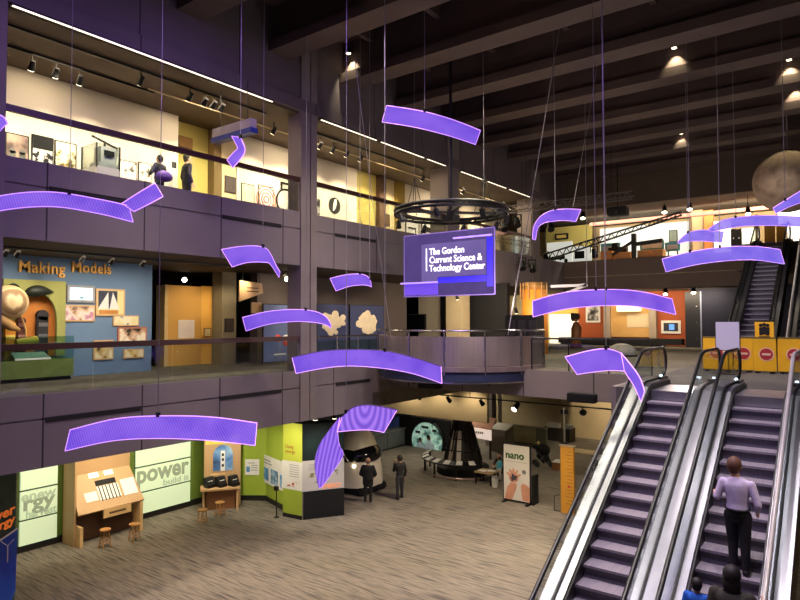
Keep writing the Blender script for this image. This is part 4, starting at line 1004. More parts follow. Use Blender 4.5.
# dark end of the blue wall and yellow partition
p0, p1, p2 = PZ(165, 367, F2), PZ(199.5, 365, F2), PZ(213, 362, F2)
yz = PX(190, 286, -18.9).z
XP = -18.9; yA, yB_, yC = PX(165, 330, XP).y, PX(201, 330, XP).y, PX(214, 330, XP).y
t = thing('yellow_partition', 'amber yellow booth wall with a folded side between the blue wall and olive column', 'partition', (XP, (yA+yC)/2, F2))
YP = mat('amber_partition', (206, 158, 78), .7, 0, .05, 1)
B(XP-.1, XP, yA+.1, yB_, F2, yz).build('main_panel', YP, t)
MB().prism([(XP, yB_, F2), (XP+.45, yC+.1, F2), (XP+.35, yC+.18, F2), (XP-.1, yB_+.05, F2)], (0, 0, yz-F2+.02)).build('side_panel', mat('amber_side', (226, 172, 70), .7, 0, .05, 1), t)
B(XP-.5, XP+.02, yA-.03, yA+.1, F2, yz).build('pale_end_panel', mat('pale_end', (206, 176, 120), .7), t)
posterX('white text sheet on the yellow partition', (178, 320, 194, 338), XP, WFR, mat('sheet', (214, 202, 196), .6, 0, .03, 5), .02, .02, 'sign', 'wall_sign')
posterX('small pale switch plate on the right side of the yellow partition', (203.5, 328, 210.5, 337), XP+.3, BROWNP, mat('plate', (190, 170, 120), .6), .03, .03, 'sign', 'wall_sign')
posterX('black bulletin plaque on the olive grey column', (224.5, 318.5, 233.5, 332), -18.0, BLACK, mat('plaque_brown', (52, 38, 28), .5, 0, .3, 8), .03, .03, 'sign', 'wall_sign')
y0, y1, z0, z1 = rectX(238.5, 281, 262, 302, -16.8)
t = thing('hanging_board', 'tilted plywood board with dark lettering lines beside the olive column', 'sign', (-16.8, (y0+y1)/2, z1))
MB().prism([(-16.8, y0, z0), (-16.8, y1, z0+.32), (-16.8, y1-.05, z1-.06), (-16.8, y0, z1)], (.06, 0, 0)).build('board', PLY, t)
for k in range(2): B(-16.735, -16.73, y0+.3, y1-.2, (z0+z1)/2+.1-.12*k, (z0+z1)/2+.14-.12*k).build('text_line', BROWNP, t)
for y in (y0+.15, y1-.15): MB().tube([(-16.77, y, z1-.05), (-16.77, y, 8.75)], .012, 5).build('hanger', BLACK, t)
posterX('small plywood board hanging below the tilted board', (251, 302.5, 260.5, 313), -16.75, PLY, mat('board_face', (176, 140, 92), .6, 0, .15, 4), .02, .05, 'sign', 'wall_sign')
NVP = mat('navy_poster', (52, 62, 104), .5, 0, .15, 1.2)
XN = -17.2
t, (a, b, c, d) = posterX('navy standing poster with red and white shapes left of the first column', (262, 304, 291, 362), -16.6, BLACK, mat('navy_poster_pale', (92, 108, 150), .5, 0, .2, .9), .03, .05)
MB().ball((-16.55, a+(b-a)*.50, c+(d-c)*.41), .17, 8, (.15, 1, .8)).build('red_shape', mat('poster_red', (206, 60, 44), .5), t, smooth=True)
MB().ball((-16.55, a+(b-a)*.78, c+(d-c)*.33), .15, 8, (.15, 1, .8)).build('red_shape', MATS['poster_red'], t, smooth=True)
MB().ball((-16.55, a+(b-a)*.80, c+(d-c)*.40), .2, 8, (.15, 1.1, .7)).build('white_shape', WHITEP, t, smooth=True)
MB().box(-16.548, -16.543, a+.5, b-.3, c+.25, c+.3).build('text_line', WHITEP, t)
random.seed(3)
for i, (px, lab) in enumerate((((316, 304, 347.5, 352), 'navy poster with cream cloud shape, left of the pair behind the glass balustrade'), ((349, 305, 383, 352), 'navy poster with cream cloud shape, right of the pair behind the glass balustrade'))):
    t, (a, b, c, d) = posterX(lab, px, XN+.1, BLACK, NVP, .02, .05)
    mb = MB(); yc, zc = (a+b)/2, c+(d-c)*.62
    for k in range(44):
        q = k*2.4+random.random(); rr = .05+.11*random.random(); R_ = .66*math.sqrt(k/44)*(.75+.4*random.random())
        mb.ball((XN+.158, yc+R_*math.cos(q)*1.0, zc+R_*math.sin(q)*.62), rr*1.25, 6, (.06, 1.2, .9))
    mb.build('cloud_shape', mat('cloud_cream', (238, 222, 190), .7, 0, .12, 3), t, smooth=True)
# things behind the steel balcony
x0, x1, z0, z1 = rectY(404, 314, 425.5, 331, 24.9)
t = thing('wall_screen', 'black switched-off screen on the pale concrete wall behind the balcony', 'screen', ((x0+x1)/2, 24.9, z0))
B(x0, x1, 24.88, 24.98, z0, z1).build('panel', BLKM, t); B(x0+.05, x1-.05, 24.87, 24.88, z0+.05, z1-.05).build('glass', mat('screen_off', (10, 10, 12), .2), t)
x0, x1, z0, z1 = rectY(384, 319, 388.5, 330, 24.8)
tag(B(x0, x1, 24.7, 24.98, z0, z1).build('wall_speaker', BLKM, bevel=.015), 'small black wall speaker left of the black screen', 'loudspeaker')
x0, x1, z0, z1 = rectY(505, 315, 536, 340, 22.2)
t = thing('equipment_case', 'black equipment flight case standing behind the steel balcony, right end', 'case', ((x0+x1)/2, 22.6, F2))
B(x0, x1, 22.2, 23.0, F2+.1, z1).build('body', BLKM, t, bevel=.03)
mb = MB()
for k in range(3): mb.box(x0+.15+.45*k, x0+.45+.45*k, 22.17, 22.2, F2+.5, z1-.2)
mb.build('panels', mat('case_panel', (48, 46, 52), .5, .3), t)
for x in (x0+.1, x1-.1):
    for y in (22.3, 22.9): MB().cyl((x-.03, y, F2+.05), (x+.03, y, F2+.05), .05, n=10).build('caster', BLACK, t)
c = PY(535, 320, 26.5)
t = thing('orange_column', 'round orange column wrapped in slats beside the black equipment case', 'column', (c.x, 26.5, F2))
r_ = 12.5/FPX*depth(c)
MB().cyl((c.x, 26.5, F2), (c.x, 26.5, 8.4), r_, n=28).build('drum', mat('orange_wrap', (222, 140, 44), .55, 0, .15, 1.5, (3, 3, .3)), t, smooth=True)
MB().cyl((c.x, 26.5, 8.4), (c.x, 26.5, 8.75), r_*.8, n=28).build('neck', mat('tan_neck', (170, 130, 70), .7), t, smooth=True)
for k in range(7):
    a = PI+.15+k*.47
    MB().bar((c.x+r_*1.12*math.cos(a), 26.5+r_*1.12*math.sin(a), 8.0), (c.x+r_*1.12*math.cos(a), 26.5+r_*1.12*math.sin(a), 8.72), .06, .04).build('slat', mat('slat_wood', (176, 134, 80), .6), t)
# back wall of the middle level
x0, x1, z0, z1 = rectY(549, 314, 577, 347, YB)
t = thing('bright_doorway', 'glowing white panel standing for the bright doorway at the left end of the orange wall', 'panel', ((x0+x1)/2, YB, F2))
B(x0, x1, YB+.1, YB+.25, F2, z1).build('panel', emit('doorway_glow', (240, 232, 205), .95), t)  # emission stands in for the brightness of the doorway
B(x0-.1, x1+.1, YB+.05, YB+.3, z1, z1+.9).build('header', mat('ochre_header', (190, 160, 70), .6), t)
t, _ = posterY('framed black and white photographs on the orange wall', (586, 303, 600.5, 322.5), YB, WFR, ramp_mat('bw_photos', [(20, 20, 20), (120, 116, 110), (226, 220, 210)], 2.2, 'noise', lo=.4, hi=.6), .12, .06, 'picture', 'framed_picture')
t, (a, b, c, d) = posterY('pale framed screen with a blue glowing image at the right of the orange wall', (661.5, 320.5, 681, 333.5), YB, WFR, mat('screen_border', (40, 40, 52), .4), .14, .08, 'screen', 'wall_screen')
B(a+.45, b-.35, YB-.10, YB-.087, c+.22, d-.22).build('blue_image', emit('blue_image', (90, 150, 220), .9), t)
x0, x1, z0, z1 = rectY(607, 302, 655, 345, YB)
t = thing('exhibit_bay', 'cream exhibit bay with grey posts set in the orange wall', 'exhibit', ((x0+x1)/2, YB, F2))
B(x0, x1, YB-.12, YB-.02, PY(630, 337, YB).z, z1).build('back_panel', mat('tan_bay', (206, 160, 92), .7, 0, .05, 1), t)
GP = mat('warm_grey_post', (162, 146, 126), .6, 0, .05, 2)
B(x0-.1, x0+.3, YB-.35, YB-.05, F2, z1).build('post', GP, t); B(x1-.25, x1+.15, YB-.35, YB-.05, F2, z1).build('post', GP, t)
x0, x1, z0, z1 = rectY(627, 313.5, 649, 327.5, YB-.13)
B(x0, x1, YB-.15, YB-.125, z0, z1).build('text_sheet', mat('bay_sheet', (214, 190, 150), .6, 0, .03, 4), t)
x0, x1, z0, z1 = rectY(618, 305, 640.5, 311.5, YB-.4)
tag(B(x0, x1, YB-.7, YB-.13, z0, z1).build('wall_light_box', emit('light_box', (250, 240, 205), .9), bevel=.03), 'white glowing light box high in the cream exhibit bay', 'lamp')
x0, x1, z0, z1 = rectY(697, 300, 736, 348, 37.4)
t = thing('navy_doors', 'dark navy double doors with thin pale centre line left of the upper escalator', 'door', ((x0+x1)/2, 37.4, F2))
B(x0-.6, (x0+.2), 37.38, 37.46, F2, 8.6).build('door_leaf', mat('blackish_door', (10, 11, 18), .5), t)
B(x0+.25, x1+.3, 37.38, 37.46, F2, 8.6).build('door_leaf', NAVY, t)
B(x0+.18, x0+.25, 37.36, 37.4, F2, 8.6).build('pale_line', mat('door_line', (130, 136, 160), .4), t)
for k in range(3): MB().ball((x0+.0, 37.36, F2+.5+.9*k), .035, 6).build('stud', STEEL, t)
for (x, y, z_, lab, w_, h_) in ((611, 346, 0, 'low dark exhibit bench along the foot of the orange wall', 3.2, .45),):
    p = PY(x, 344, YB-.6)
    t = thing('bench', lab, 'bench', (p.x, YB-.6, F2))
    B(p.x-w_, p.x+w_+1.0, YB-1.15, YB-.42, F2+.1, F2+h_).build('top', BLKM, t); B(p.x-w_+.1, p.x+w_, YB-1.05, YB-.5, F2, F2+.1).build('base', BLACK, t)
# dinosaur-free: a pale rock-like dome on the landing
p = PZ(622, 356, F2)
t = thing('grey_boulder', 'rounded grey boulder model on the bridge behind the escalator handrail', 'model', p)
MB().ball((p.x, p.y, F2+.16), .62, 10, (1.0, .7, .62)).build('dome', mat('boulder_grey', (150, 146, 140), .8, 0, .3, 3, bump=.4), t, smooth=True)
MB().lathe([(.66, 0), (.66, .05), (.5, .08)], (p.x, p.y, F2)).build('base', BLACK, t)
p = PZ(576, 348, F2)
t = thing('bronze_figure', 'brown standing figure model at the left end of the orange wall', 'statue', p)
MB().tube([(p.x, p.y, F2), (p.x, p.y, F2+.5), (p.x+.05, p.y, F2+1.1), (p.x, p.y, F2+1.45)], [.34, .26, .3, .12], 12).ball((p.x, p.y, F2+1.62), .16, 8).build('figure', mat('bronze_brown', (128, 84, 40), .5, .2, .2, 4), t, smooth=True)
MB().cyl((p.x-.2, p.y, F2+1.72), (p.x+.2, p.y, F2+1.76), .24, .16).build('hat', mat('dark_hat', (46, 34, 26), .7), t)

# ================================================================== BACK GALLERY, TOP LEVEL
p, q = PY(542, 262, 34.8), PY(682, 215, 34.8)
t = thing('lattice_boom', 'long black lattice boom slanting up across the bright back gallery', 'model', p)
mb = MB()
for off in (0, .42):
    mb.bar((p.x, p.y, p.z+off), (q.x, q.y, q.z+off*.4), .09, .09)
nn = 18
for k in range(nn):
    a, b = k/nn, (k+.5)/nn
    pa, pb = p.lerp(q, a), p.lerp(q, b)
    ha, hb = .42*(1-a)+.17*a, .42*(1-b)+.17*b
    mb.bar(pa, pb+Vector((0, 0, hb)), .045, .045); mb.bar(pb+Vector((0, 0, hb)), p.lerp(q, (k+1)/nn), .045, .045)
mb.build('lattice', BLACK, t)
s_ = PY(634, 250, 34.8); MB().bar((s_.x, 34.8, F3), (s_.x, 34.8, s_.z+.9), .25, .22).bar((s_.x, 34.8, s_.z+.5), (s_.x-1.2, 34.8, F3+.3), .14, .14).bar((s_.x, 34.8, s_.z+.3), (s_.x+1.5, 34.8, F3+.9), .3, .2).build('mast', BLACK, t)
WCAB = mat('honey_wood', (214, 148, 72), .5, 0, .12, 2, (1, 1, .3))
TEAL = mat('teal_board', (92, 178, 186), .6, 0, .15, 2)
for i, (x0, x1, yt_) in enumerate(((600, 612, 251), (613, 631, 252), (637, 650, 250), (651, 663, 249))):
    X0, X1, z0, z1 = rectY(x0, yt_, x1, 262, 35.0)
    t = thing('wooden_cabinet', ('honey wood display cabinet at the left of the back gallery edge', 'second honey wood display cabinet left of the boom mast', 'honey wood display cabinet just right of the boom mast', 'last honey wood display cabinet of the back gallery row')[i], 'cabinet', ((X0+X1)/2, 35.3, F3), 'wooden cabinets of the back gallery')
    B(X0+.02, X1-.02, 35.0, 35.7, F3, z1).build('body', WCAB, t)
    B(X0+.05, X1-.05, 34.98, 35.0, F3+.08, z1-.06).build('door', mat('honey_door', (196, 128, 60), .5, 0, .1, 2), t)
for i, (px, m_, lab) in enumerate((((601, 243, 620, 252), TEAL, 'teal and white display board left of the boom mast'), ((640, 241, 664, 250), TEAL, 'teal display board right of the boom mast'), ((665, 242, 680, 251), TEAL, 'small teal display board near the end of the white wall'))):
    X0, X1, z0, z1 = rectY(*px, 36.2)
    t = thing('display_board', lab, 'display board', ((X0+X1)/2, 36.2, F3))
    B(X0, X1, 36.2, 36.28, z0, z1).build('board', m_, t)
    B(X0+.1, X1-.1, 36.17, 36.2, z0+.1, z0+.35).build('caption', WHITEP, t)
    for x in (X0+.15, X1-.15): B(x-.03, x+.03, 36.25, 36.3, F3, z0+.1).build('leg', BLACK, t)
X0, X1, z0, z1 = rectY(609, 243, 627, 252.5, 35.9)
t = thing('dark_machine', 'black machine standing between the teal board and the boom mast', 'machine', ((X0+X1)/2, 35.9, F3))
B(X0, X1, 35.75, 36.1, F3, z0+.3).build('base', BLKM, t); B(X0+.2, X1-.5, 35.75, 36.1, z0+.3, z1).build('upper_body', BLKM, t)
X0, X1, z0, z1 = rectY(669, 230, 677.5, 241.5, 39.45)
posterY('square grey green picture on the white back gallery wall', (669, 230, 677.5, 242), 39.5, BLACK, mat('grey_green_pic', (110, 118, 100), .6, 0, .15, 2), .04, .05, 'picture', 'framed_picture')
for i, (px, lab) in enumerate((((547, 242, 572, 262), 'white panel with dark cut-outs below the exit-like black sign, back gallery'), ((573, 246, 591, 261), 'white and cream panel with black bar at the left of the back gallery'))):
    X0, X1, z0, z1 = rectY(*px, 36.0)
    t = thing('exhibit_board', lab, 'board', ((X0+X1)/2, 36, F3))
    B(X0, X1, 36, 36.1, F3, z1).build('board', emit('glowing_panel_white', (226, 230, 220), .6), t)  # brightness put into the white boards as emission
    if i == 1: B(X0+.1, X1-.4, 35.97, 36.0, z1-.75, z1-.3).build('black_bar', BLKM, t)
    else:
        mb = MB(); random.seed(5)
        for k in range(7): mb.ball((X0+.2+.17*k, 35.99, F3+.25+.25*random.random()), .12, 6, (1, .15, 1.2))
        mb.build('dark_shapes', BLKM, t)
X0, X1, z0, z1 = rectY(555, 233.5, 568, 239.5, 39.9)
t = thing('wall_sign', 'small black framed sign on the mustard back wall', 'sign', ((X0+X1)/2, 39.9, z0))
B(X0, X1, 39.88, 39.98, z0, z1).build('frame', BLKM, t); B(X0+.12, X1-.12, 39.86, 39.88, z0+.1, z1-.1).build('face', mat('ochre_face', (206, 176, 90), .6), t)
# right part of the back gallery
for i, (px, col, lab, Yp) in enumerate((((692, 210, 704, 240), (170, 140, 96), 'grey brown pillar panel at the left of the right back rooms', 38.5), ((704, 210, 713.5, 240), (186, 110, 40), 'orange brown wooden door in the back gallery', 38.3), ((714, 221, 731, 246), (236, 228, 206), 'bright white room opening beside the wooden door', 38.0), ((742, 228, 757, 247), (222, 226, 206), 'pale green white board right of the black silhouettes', 37.6), ((778, 206, 800, 232), (238, 238, 240), 'bright white window wall at the right edge under the globe', 38.0))):
    X0, X1, z0, z1 = rectY(*px, Yp)
    t = thing(('pillar_board', 'wooden_door', 'glowing_opening', 'pale_board', 'glowing_opening')[i], lab, ('board', 'door', 'board', 'board', 'board')[i], ((X0+X1)/2, Yp, F3))
    B(X0, X1, Yp, Yp+.15, F3, z1).build('panel', mat('back_panel_%d' % i, col, .7, 0, .06, 1.5) if i in (0, 1, 3) else emit('back_panel_%d' % i, col, .9), t)  # both white openings glow by emission in place of lit rooms
    B(X0-.06, X0, Yp-.03, Yp+.17, F3, z1+.05).build('jamb', BROWNP if i < 2 else BLACK, t)
for i, (x, lab) in enumerate(((733.5, 'left black silhouette screen in the back gallery'), (739, 'right black silhouette screen in the back gallery'))):
    X0, X1, z0, z1 = rectY(x-2.7, 229, x+2.7, 246, 36.5)
    t = thing('black_screen', lab, 'screen', ((X0+X1)/2, 36.5, F3))
    B(X0, X1, 36.5, 36.6, F3+.1, z1).build('panel', BLKM, t); B(X0+.1, X1-.1, 36.47, 36.5, F3+.9, F3+.98).build('pale_line', WHITEP, t)
    B(X0+.04, X1-.04, 36.35, 36.75, F3, F3+.1).build('foot', BLACK, t)
X0, X1, z0, z1 = rectY(764, 231, 788, 244, 33.0)
for k in range(2):
    a, b = X0+(X1-X0)*k/2, X0+(X1-X0)*(k+1)/2
    t = thing('barrier', ('left amber barrier at the head of the upper escalator', 'right amber barrier at the head of the upper escalator')[k], 'barrier', ((a+b)/2, 33, F3), 'amber barriers at the upper landing')
    B(a+.02, b-.02, 33, 33.05, F3+.05, F3+1.0).build('panel', mat('amber_barrier', (216, 158, 36), .6, 0, .08, 2), t)
    for x in (a+.1, b-.1): B(x-.04, x+.04, 32.85, 33.2, F3, F3+.05).build('foot', BLACK, t)
tag(B(PY(757, 230, 33.5).x-.06, PY(757, 230, 33.5).x+.06, 33.4, 33.6, F3, 12.0).build('brown_post', BROWNP), 'thin brown post left of the amber barriers at the upper landing', 'post')
# trusses and stage lamps in front of the back gallery
def flat_truss(label, a, b, h=.35, nn=14):
    a, b = Vector(a), Vector(b); t = thing('lighting_truss', label, 'lighting truss', a)
    mb = MB()
    for o in (0, h): mb.bar(a+Vector((0, 0, o)), b+Vector((0, 0, o)), .05, .05)
    mb.bar(a+Vector((0, .3, h/2)), b+Vector((0, .3, h/2)), .05, .05)
    mb.build('chords', mat('grey_truss', (96, 88, 84), .5, .4), t)
    mb = MB()
    for k in range(nn):
        p, q, r = a.lerp(b, k/nn), a.lerp(b, (k+.5)/nn), a.lerp(b, (k+1)/nn)
        mb.bar(p, q+Vector((0, 0, h)), .025, .025).bar(q+Vector((0, 0, h)), r, .025, .025).bar(p, q+Vector((0, .3, h/2)), .025, .025)
    mb.build('web', MATS['grey_truss'], t)
    for f in (.15, .85):
        p = a.lerp(b, f); MB().tube([p+Vector((0, 0, h)), (p.x, p.y, roof_z(p.x, p.y))], .012, 5).build('hanger', BLACK, t)
    return t
a, b = PY(510, 214, 27.5), PY(632, 198, 27.5)
zz = (a.z+b.z)/2
flat_truss('long grey lighting truss behind the violet panel with the left tail', (a.x, 27.5, zz), (b.x, 27.5, zz))
a, b = PY(560, 208, 31), PY(606, 203, 31)
flat_truss('short grey lighting truss behind the long one', (a.x, 31, a.z), (b.x, 31, a.z), .3, 8)
X0, X1, z0, z1 = rectY(608, 207, 627, 215.5, 31.5)
t = thing('projector', 'dark projector box hanging below the end of the long truss', 'projector', ((X0+X1)/2, 31.5, z1))
B(X0, X1, 31.3, 31.9, z0, z1).build('body', BLKM, t, bevel=.02); MB().bar(((X0+X1)/2, 31.6, z1), ((X0+X1)/2, 31.6, 15.0), .05, .05).build('hanger', BLACK, t)
MB().cyl(((X0+X1)/2, 31.18, (z0+z1)/2), ((X0+X1)/2, 31.3, (z0+z1)/2), .1, n=12).build('lens', BLACK, t)
for i, (x, y, Y, lab) in enumerate(((504, 226, 26.5, 'black stage lamp hanging right of the ring, first'), (517, 222, 27.2, 'black stage lamp hanging right of the ring, second'), (550, 226, 27.3, 'black stage lamp just under the violet panel with the left tail'), (522, 265, 28.6, 'left of two black stage lamps below the far column'), (532, 267, 28.6, 'right of two black stage lamps below the far column'), (594, 253, 33.5, 'black stage lamp before the back gallery edge'), (546, 258, 33.5, 'black stage lamp before the white back gallery panel'))):
    p = PY(x, y, Y); t = thing('stage_lamp', lab, 'stage lamp', p)
    MB().cyl(p+Vector((.1, -.12, -.2)), p+Vector((-.08, .15, .18)), .17, .12, 12).build('head', BLACK, t)
    MB().bar(p+Vector((-.2, .0, 0)), p+Vector((-.2, 0, .35)), .03, .05).bar(p+Vector((.2, 0, 0)), p+Vector((.2, 0, .35)), .03, .05).bar(p+Vector((-.2, 0, .35)), p+Vector((.2, 0, .35)), .03, .05).build('yoke', BLACK, t)
    MB().bar(p+Vector((0, 0, .35)), (p.x, p.y, min(zz if i < 3 else 12.4, roof_z(p.x, p.y))), .03, .03).build('clamp_mount', BLACK, t)
for (x, y, Y, lab) in ((583, 215.5, 33.5, 'bright spotlight above the mustard back wall'), (664.5, 209.5, 35.3, 'dim bulb spotlight over the white back gallery wall'), (689.5, 206.5, 35.3, 'brightest spotlight at the corner of the back gallery rooms'), (748, 211, 35.6, 'pale spotlight fan under the orange back ceiling')):
    p = PY(x, y, Y); track_spot(p, p+Vector((.1, -.5, -1)), lab, drop=max(.1, 13.36-p.z) if Y > 34.7 else .3, s=1.7)
# white strut pair above the long violet panel
p, q, r = PY(548, 287, 22), PY(587, 285, 22), PY(562, 295, 22)
p = PY(551, 286.5, 22)
t = thing('white_strut', 'pair of white angled struts above the long violet panel', 'strut', p)
MB().bar(p, q, .1, .1).build('upper_bar', WHITEP, t); MB().bar(r, q, .1, .1).build('lower_bar', WHITEP, t)
MB().tube([q, (q.x, q.y, roof_z(q.x, q.y))], .01, 5).build('suspension_cable', CABLE, t)

# ================================================================== LOWER LEVEL EXHIBITS
LITG = emit('backlit_green_white', (196, 212, 176), .62)
def backlit(label, px_top, px_bot, xa_, xb_, words):
    ya, yb_ = PX(xa_, 495, XL).y, PX(xb_, 495, XL).y
    zt_, zb_ = 2.6, .22
    t = thing('backlit_display', label, 'display', (XL, (ya+yb_)/2, .2))
    h = (zt_-zb_)
    for a, b in ((0, .30), (.325, .675), (.70, 1.0)):
        B(XL+.02, XL+.1, ya, yb_, zb_+h*a, zb_+h*b).build('glowing_pane', LITG, t)
    B(XL+.005, XL+.05, ya, yb_, zb_, zt_).build('frame', mat('dark_panel_gap', (60, 74, 50), .6), t)
    for (wd, sz_, fy, fz, m_) in words:
        o = text('lettering', wd, sz_, (XL+.104, ya+(yb_-ya)*fy[0], zb_+h*fz), (0, 1, 0), m_, t, .004, bold=sz_*.03)
        bb = [v.co.y for v in o.data.vertices]; k = (yb_-ya)*(fy[1]-fy[0])/(max(bb)-min(bb)); m0 = min(bb)
        for v in o.data.vertices: v.co.y = m0+(v.co.y-m0)*k
    return t
G1 = emit('etched_grey_green', (140, 150, 122), .45); G2 = emit('etched_pale', (166, 180, 150), .50)
t = backlit('backlit green white panel with etched words energy and harvest at the left', None, None, 19, 56, (('enew', .44, (.02, .96), .55, G2), ('rgy', .62, (.06, .92), .44, G1), ('harvest', .34, (.14, .97), .335, G2)))
t = backlit('backlit green white panel with the etched word power', None, None, 134, 188.5, (('power', .86, (.01, .96), .46, G1), ('build it', .30, (.48, .97), .345, G2)))
# plywood kiosk with slanted board
def kiosk():
    ya, yb_ = PX(71, 500, -20.0).y, PX(134, 500, -20.0).y
    t = thing('plywood_kiosk', 'large plywood kiosk with slanted display board between the two backlit panels', 'kiosk', (-19.6, (ya+yb_)/2, 0))
    xb_ = XL+.1; W_ = yb_-ya
    B(xb_, xb_+.1, ya, yb_, 0, 3.1).build('back_panel', PLY, t)
    B(xb_, xb_+.75, ya-.06, ya, 0, 3.1).build('side_panel', PLY, t)
    MB().prism([(xb_+.1, ya+.02, 2.0), (xb_+.9, ya-.02, .95), (xb_+.9, yb_+.05, .95), (xb_+.1, yb_-.05, 2.0)], (.05, 0, .05)).build('slanted_board', PLY, t)
    def on(f, g, lift=.056):  # f across, g up the slope
        return Vector((xb_+.9-.8*g, ya+W_*f, .95+1.05*g))+Vector((.05, 0, .05))*1.0+Vector((.8, 0, .6)).normalized()*lift
    def decal(nm, f0, f1, g0, g1, m, lift=.03, th=.012):
        v = [on(f0, g0, .0), on(f1, g0, .0), on(f1, g1, .0), on(f0, g1, .0)]
        n_ = Vector((1.05, 0, .8)).normalized()
        MB().prism([p+n_*lift*.0 for p in v], n_*th).build(nm, m, t)
    decal('black_header', .36, .68, .62, .76, BLKM)
    decal('white_chart', .36, .70, .24, .60, WHITEP)
    for k in range(6): decal('black_stripe', .385+.055*k, .40+.055*k, .22, .60, BLKM, th=.02)
    decal('text_sheet', .15, .34, .26, .50, WHITEP); decal('text_sheet', .74, .97, .22, .66, WHITEP)
    decal('glowing_card', .30, .45, .86, .98, emit('kiosk_card', (255, 246, 220), 1.0)); decal('glowing_card', .54, .68, .86, .98, MATS['kiosk_card'])
    B(xb_+.92, xb_+.97, ya+W_*.36, ya+W_*.80, .72, .98).build('drawer_front', mat('pale_ply', (216, 178, 124), .5), t)
    B(xb_+.97, xb_+.98, ya+W_*.45, ya+W_*.71, .82, .88).build('drawer_slot', BROWNP, t)
    B(xb_+.15, xb_+.5, ya+.1, yb_-.1, .05, .9).build('dark_recess', mat('brown_recess', (84, 54, 36), .7), t)
    B(xb_+.55, xb_+1.0, ya+.0, ya+.1, 0, .62).build('front_leg', mat('pale_ply', (216, 178, 124), .5), t)
    B(xb_+.55, xb_+1.0, yb_-.12, yb_-.02, 0, .95).build('front_leg', MATS['pale_ply'], t)
    B(xb_, xb_+.55, ya-.06, yb_, 3.1, 3.16).build('top_hood', PLY, t)
    for f in (.55, .8): MB().cyl((xb_+.3, ya+W_*f, 3.02), (xb_+.3, ya+W_*f, 3.09), .1, n=14).build('hood_lamp', BULB, t)
    spotl('kiosk_spot', (xb_+.9, (ya+yb_)/2, 3.0), (xb_+.4, (ya+yb_)/2, 1.3), 28, WARM, 100, .8)
    return t
kiosk()
WOODS = mat('stool_wood', (184, 134, 78), .5, 0, .12, 3)
def stool(label, p, h=.5):
    t = thing('wooden_stool', label, 'stool', (p.x, p.y, 0))
    MB().lathe([(.0, h-.045), (.155, h-.045), (.17, h-.02), (.165, h), (.0, h)], (p.x, p.y, 0), 20).build('seat', WOODS, t)
    L_ = []
    for k in range(4):
        a = PI/4+k*PI/2; q0 = Vector((p.x+.10*math.cos(a), p.y+.10*math.sin(a), h-.04)); q1 = Vector((p.x+.19*math.cos(a), p.y+.19*math.sin(a), 0))
        MB().cyl(q0, q1, .018, .015, 8).build('leg', WOODS, t); L_.append((q0, q1))
    for k in range(4):
        for f in (.45, .7):
            MB().cyl(L_[k][0].lerp(L_[k][1], f), L_[(k+1) % 4][0].lerp(L_[(k+1) % 4][1], f), .011, n=6).build('rung', WOODS, t)
    return t
stool('round wooden stool in front of the plywood kiosk, left one', PZ(105, 547, 0), .55)
stool('round wooden stool at the right corner of the plywood kiosk', PZ(134.5, 541, 0), .55)
stool('pale wooden stool at the left end of the plywood desk', PZ(202.5, 524, 0), .5)
stool('pale wooden stool tucked before the plywood desk', PZ(220, 516, 0), .5)
# plywood desk with arched window picture
def desk():
    c0, c1 = PZ(203.5, 513, 0), PZ(237, 510, 0)
    u = (c1-c0).normalized(); n_ = Vector((u.y, -u.x, 0)); L_ = (c1-c0).length
    t = thing('plywood_desk', 'plywood desk unit with tall back board and arched blue picture', 'desk', ((c0+c1)/2))
    def P(a, b, z): return c0+u*a+n_*(-b)+Vector((0, 0, z))
    def bx_(nm, a0, a1, b0, b1, z0, z1, m): MB().prism([P(a0, b0, z0), P(a1, b0, z0), P(a1, b1, z0), P(a0, b1, z0)], (0, 0, z1-z0)).build(nm, m, t)
    bx_('back_board', .0, L_+.15, .62, .69, 0, 2.9, PLY)
    bx_('yellow_header', .05, L_+.1, .60, .62, 2.35, 2.85, mat('header_yellow', (226, 204, 90), .6))
    bx_('desk_top', -.12, L_+.12, -.08, .62, .78, .84, PLY)
    bx_('side_panel', L_-.03, L_+.05, .0, .62, 0, .78, PLY); bx_('side_panel', -.05, .03, .1, .62, 0, .78, PLY)
    bx_('front_panel', .1, L_-.05, .3, .34, .0, .78, mat('brown_ply_front', (140, 94, 58), .6, 0, .1, 2))
    bx_('shelf', .25, L_-.4, .47, .62, 1.18, 1.24, PLY)
    cx = L_*.58; r_ = .36
    arc_ = [P(cx+r_*math.cos(PI*k/12), .60, 1.95+r_*math.sin(PI*k/12)) for k in range(13)]
    MB().prism([P(cx+r_, .60, 1.35)]+arc_+[P(cx-r_, .60, 1.35)], n_*.02).build('arched_picture', ramp_mat('blue_sky_photo', [(30, 50, 84), (74, 120, 176), (150, 184, 214)], 1.6, 'noise'), t)
    bx_('tower_shape', cx-.09, cx+.07, .56, .58, 1.35, 2.1, WHITEP)
    for f in (1.5, 1.72, 1.9): bx_('tower_window', cx-.05, cx+.03, .55, .56, f, f+.1, BLKM)
    return t, P, L_
_, Pd, Ld = desk()
for i, a in enumerate((.2, .62, 1.08)):
    p = Pd(a, .28, .84)
    t = thing('black_console', ('black console on the plywood desk, left of three', 'black console with pale slot on the plywood desk, middle of three', 'black console on the plywood desk, right of three')[i], 'console', p)
    B(p.x-.16, p.x+.16, p.y-.16, p.y+.16, .84, .96).build('base', BLACK, t, bevel=.015)
    MB().prism([(p.x-.16, p.y-.17, .96), (p.x+.1, p.y-.17, .96), (p.x-.02, p.y-.17, 1.2), (p.x-.16, p.y-.17, 1.2)], (0, .34, 0)).build('screen_hood', BLKM, t)
    B(p.x+.02, p.x+.05, p.y-.1, p.y+.1, 1.0, 1.08).build('pale_slot', WHITEP, t)
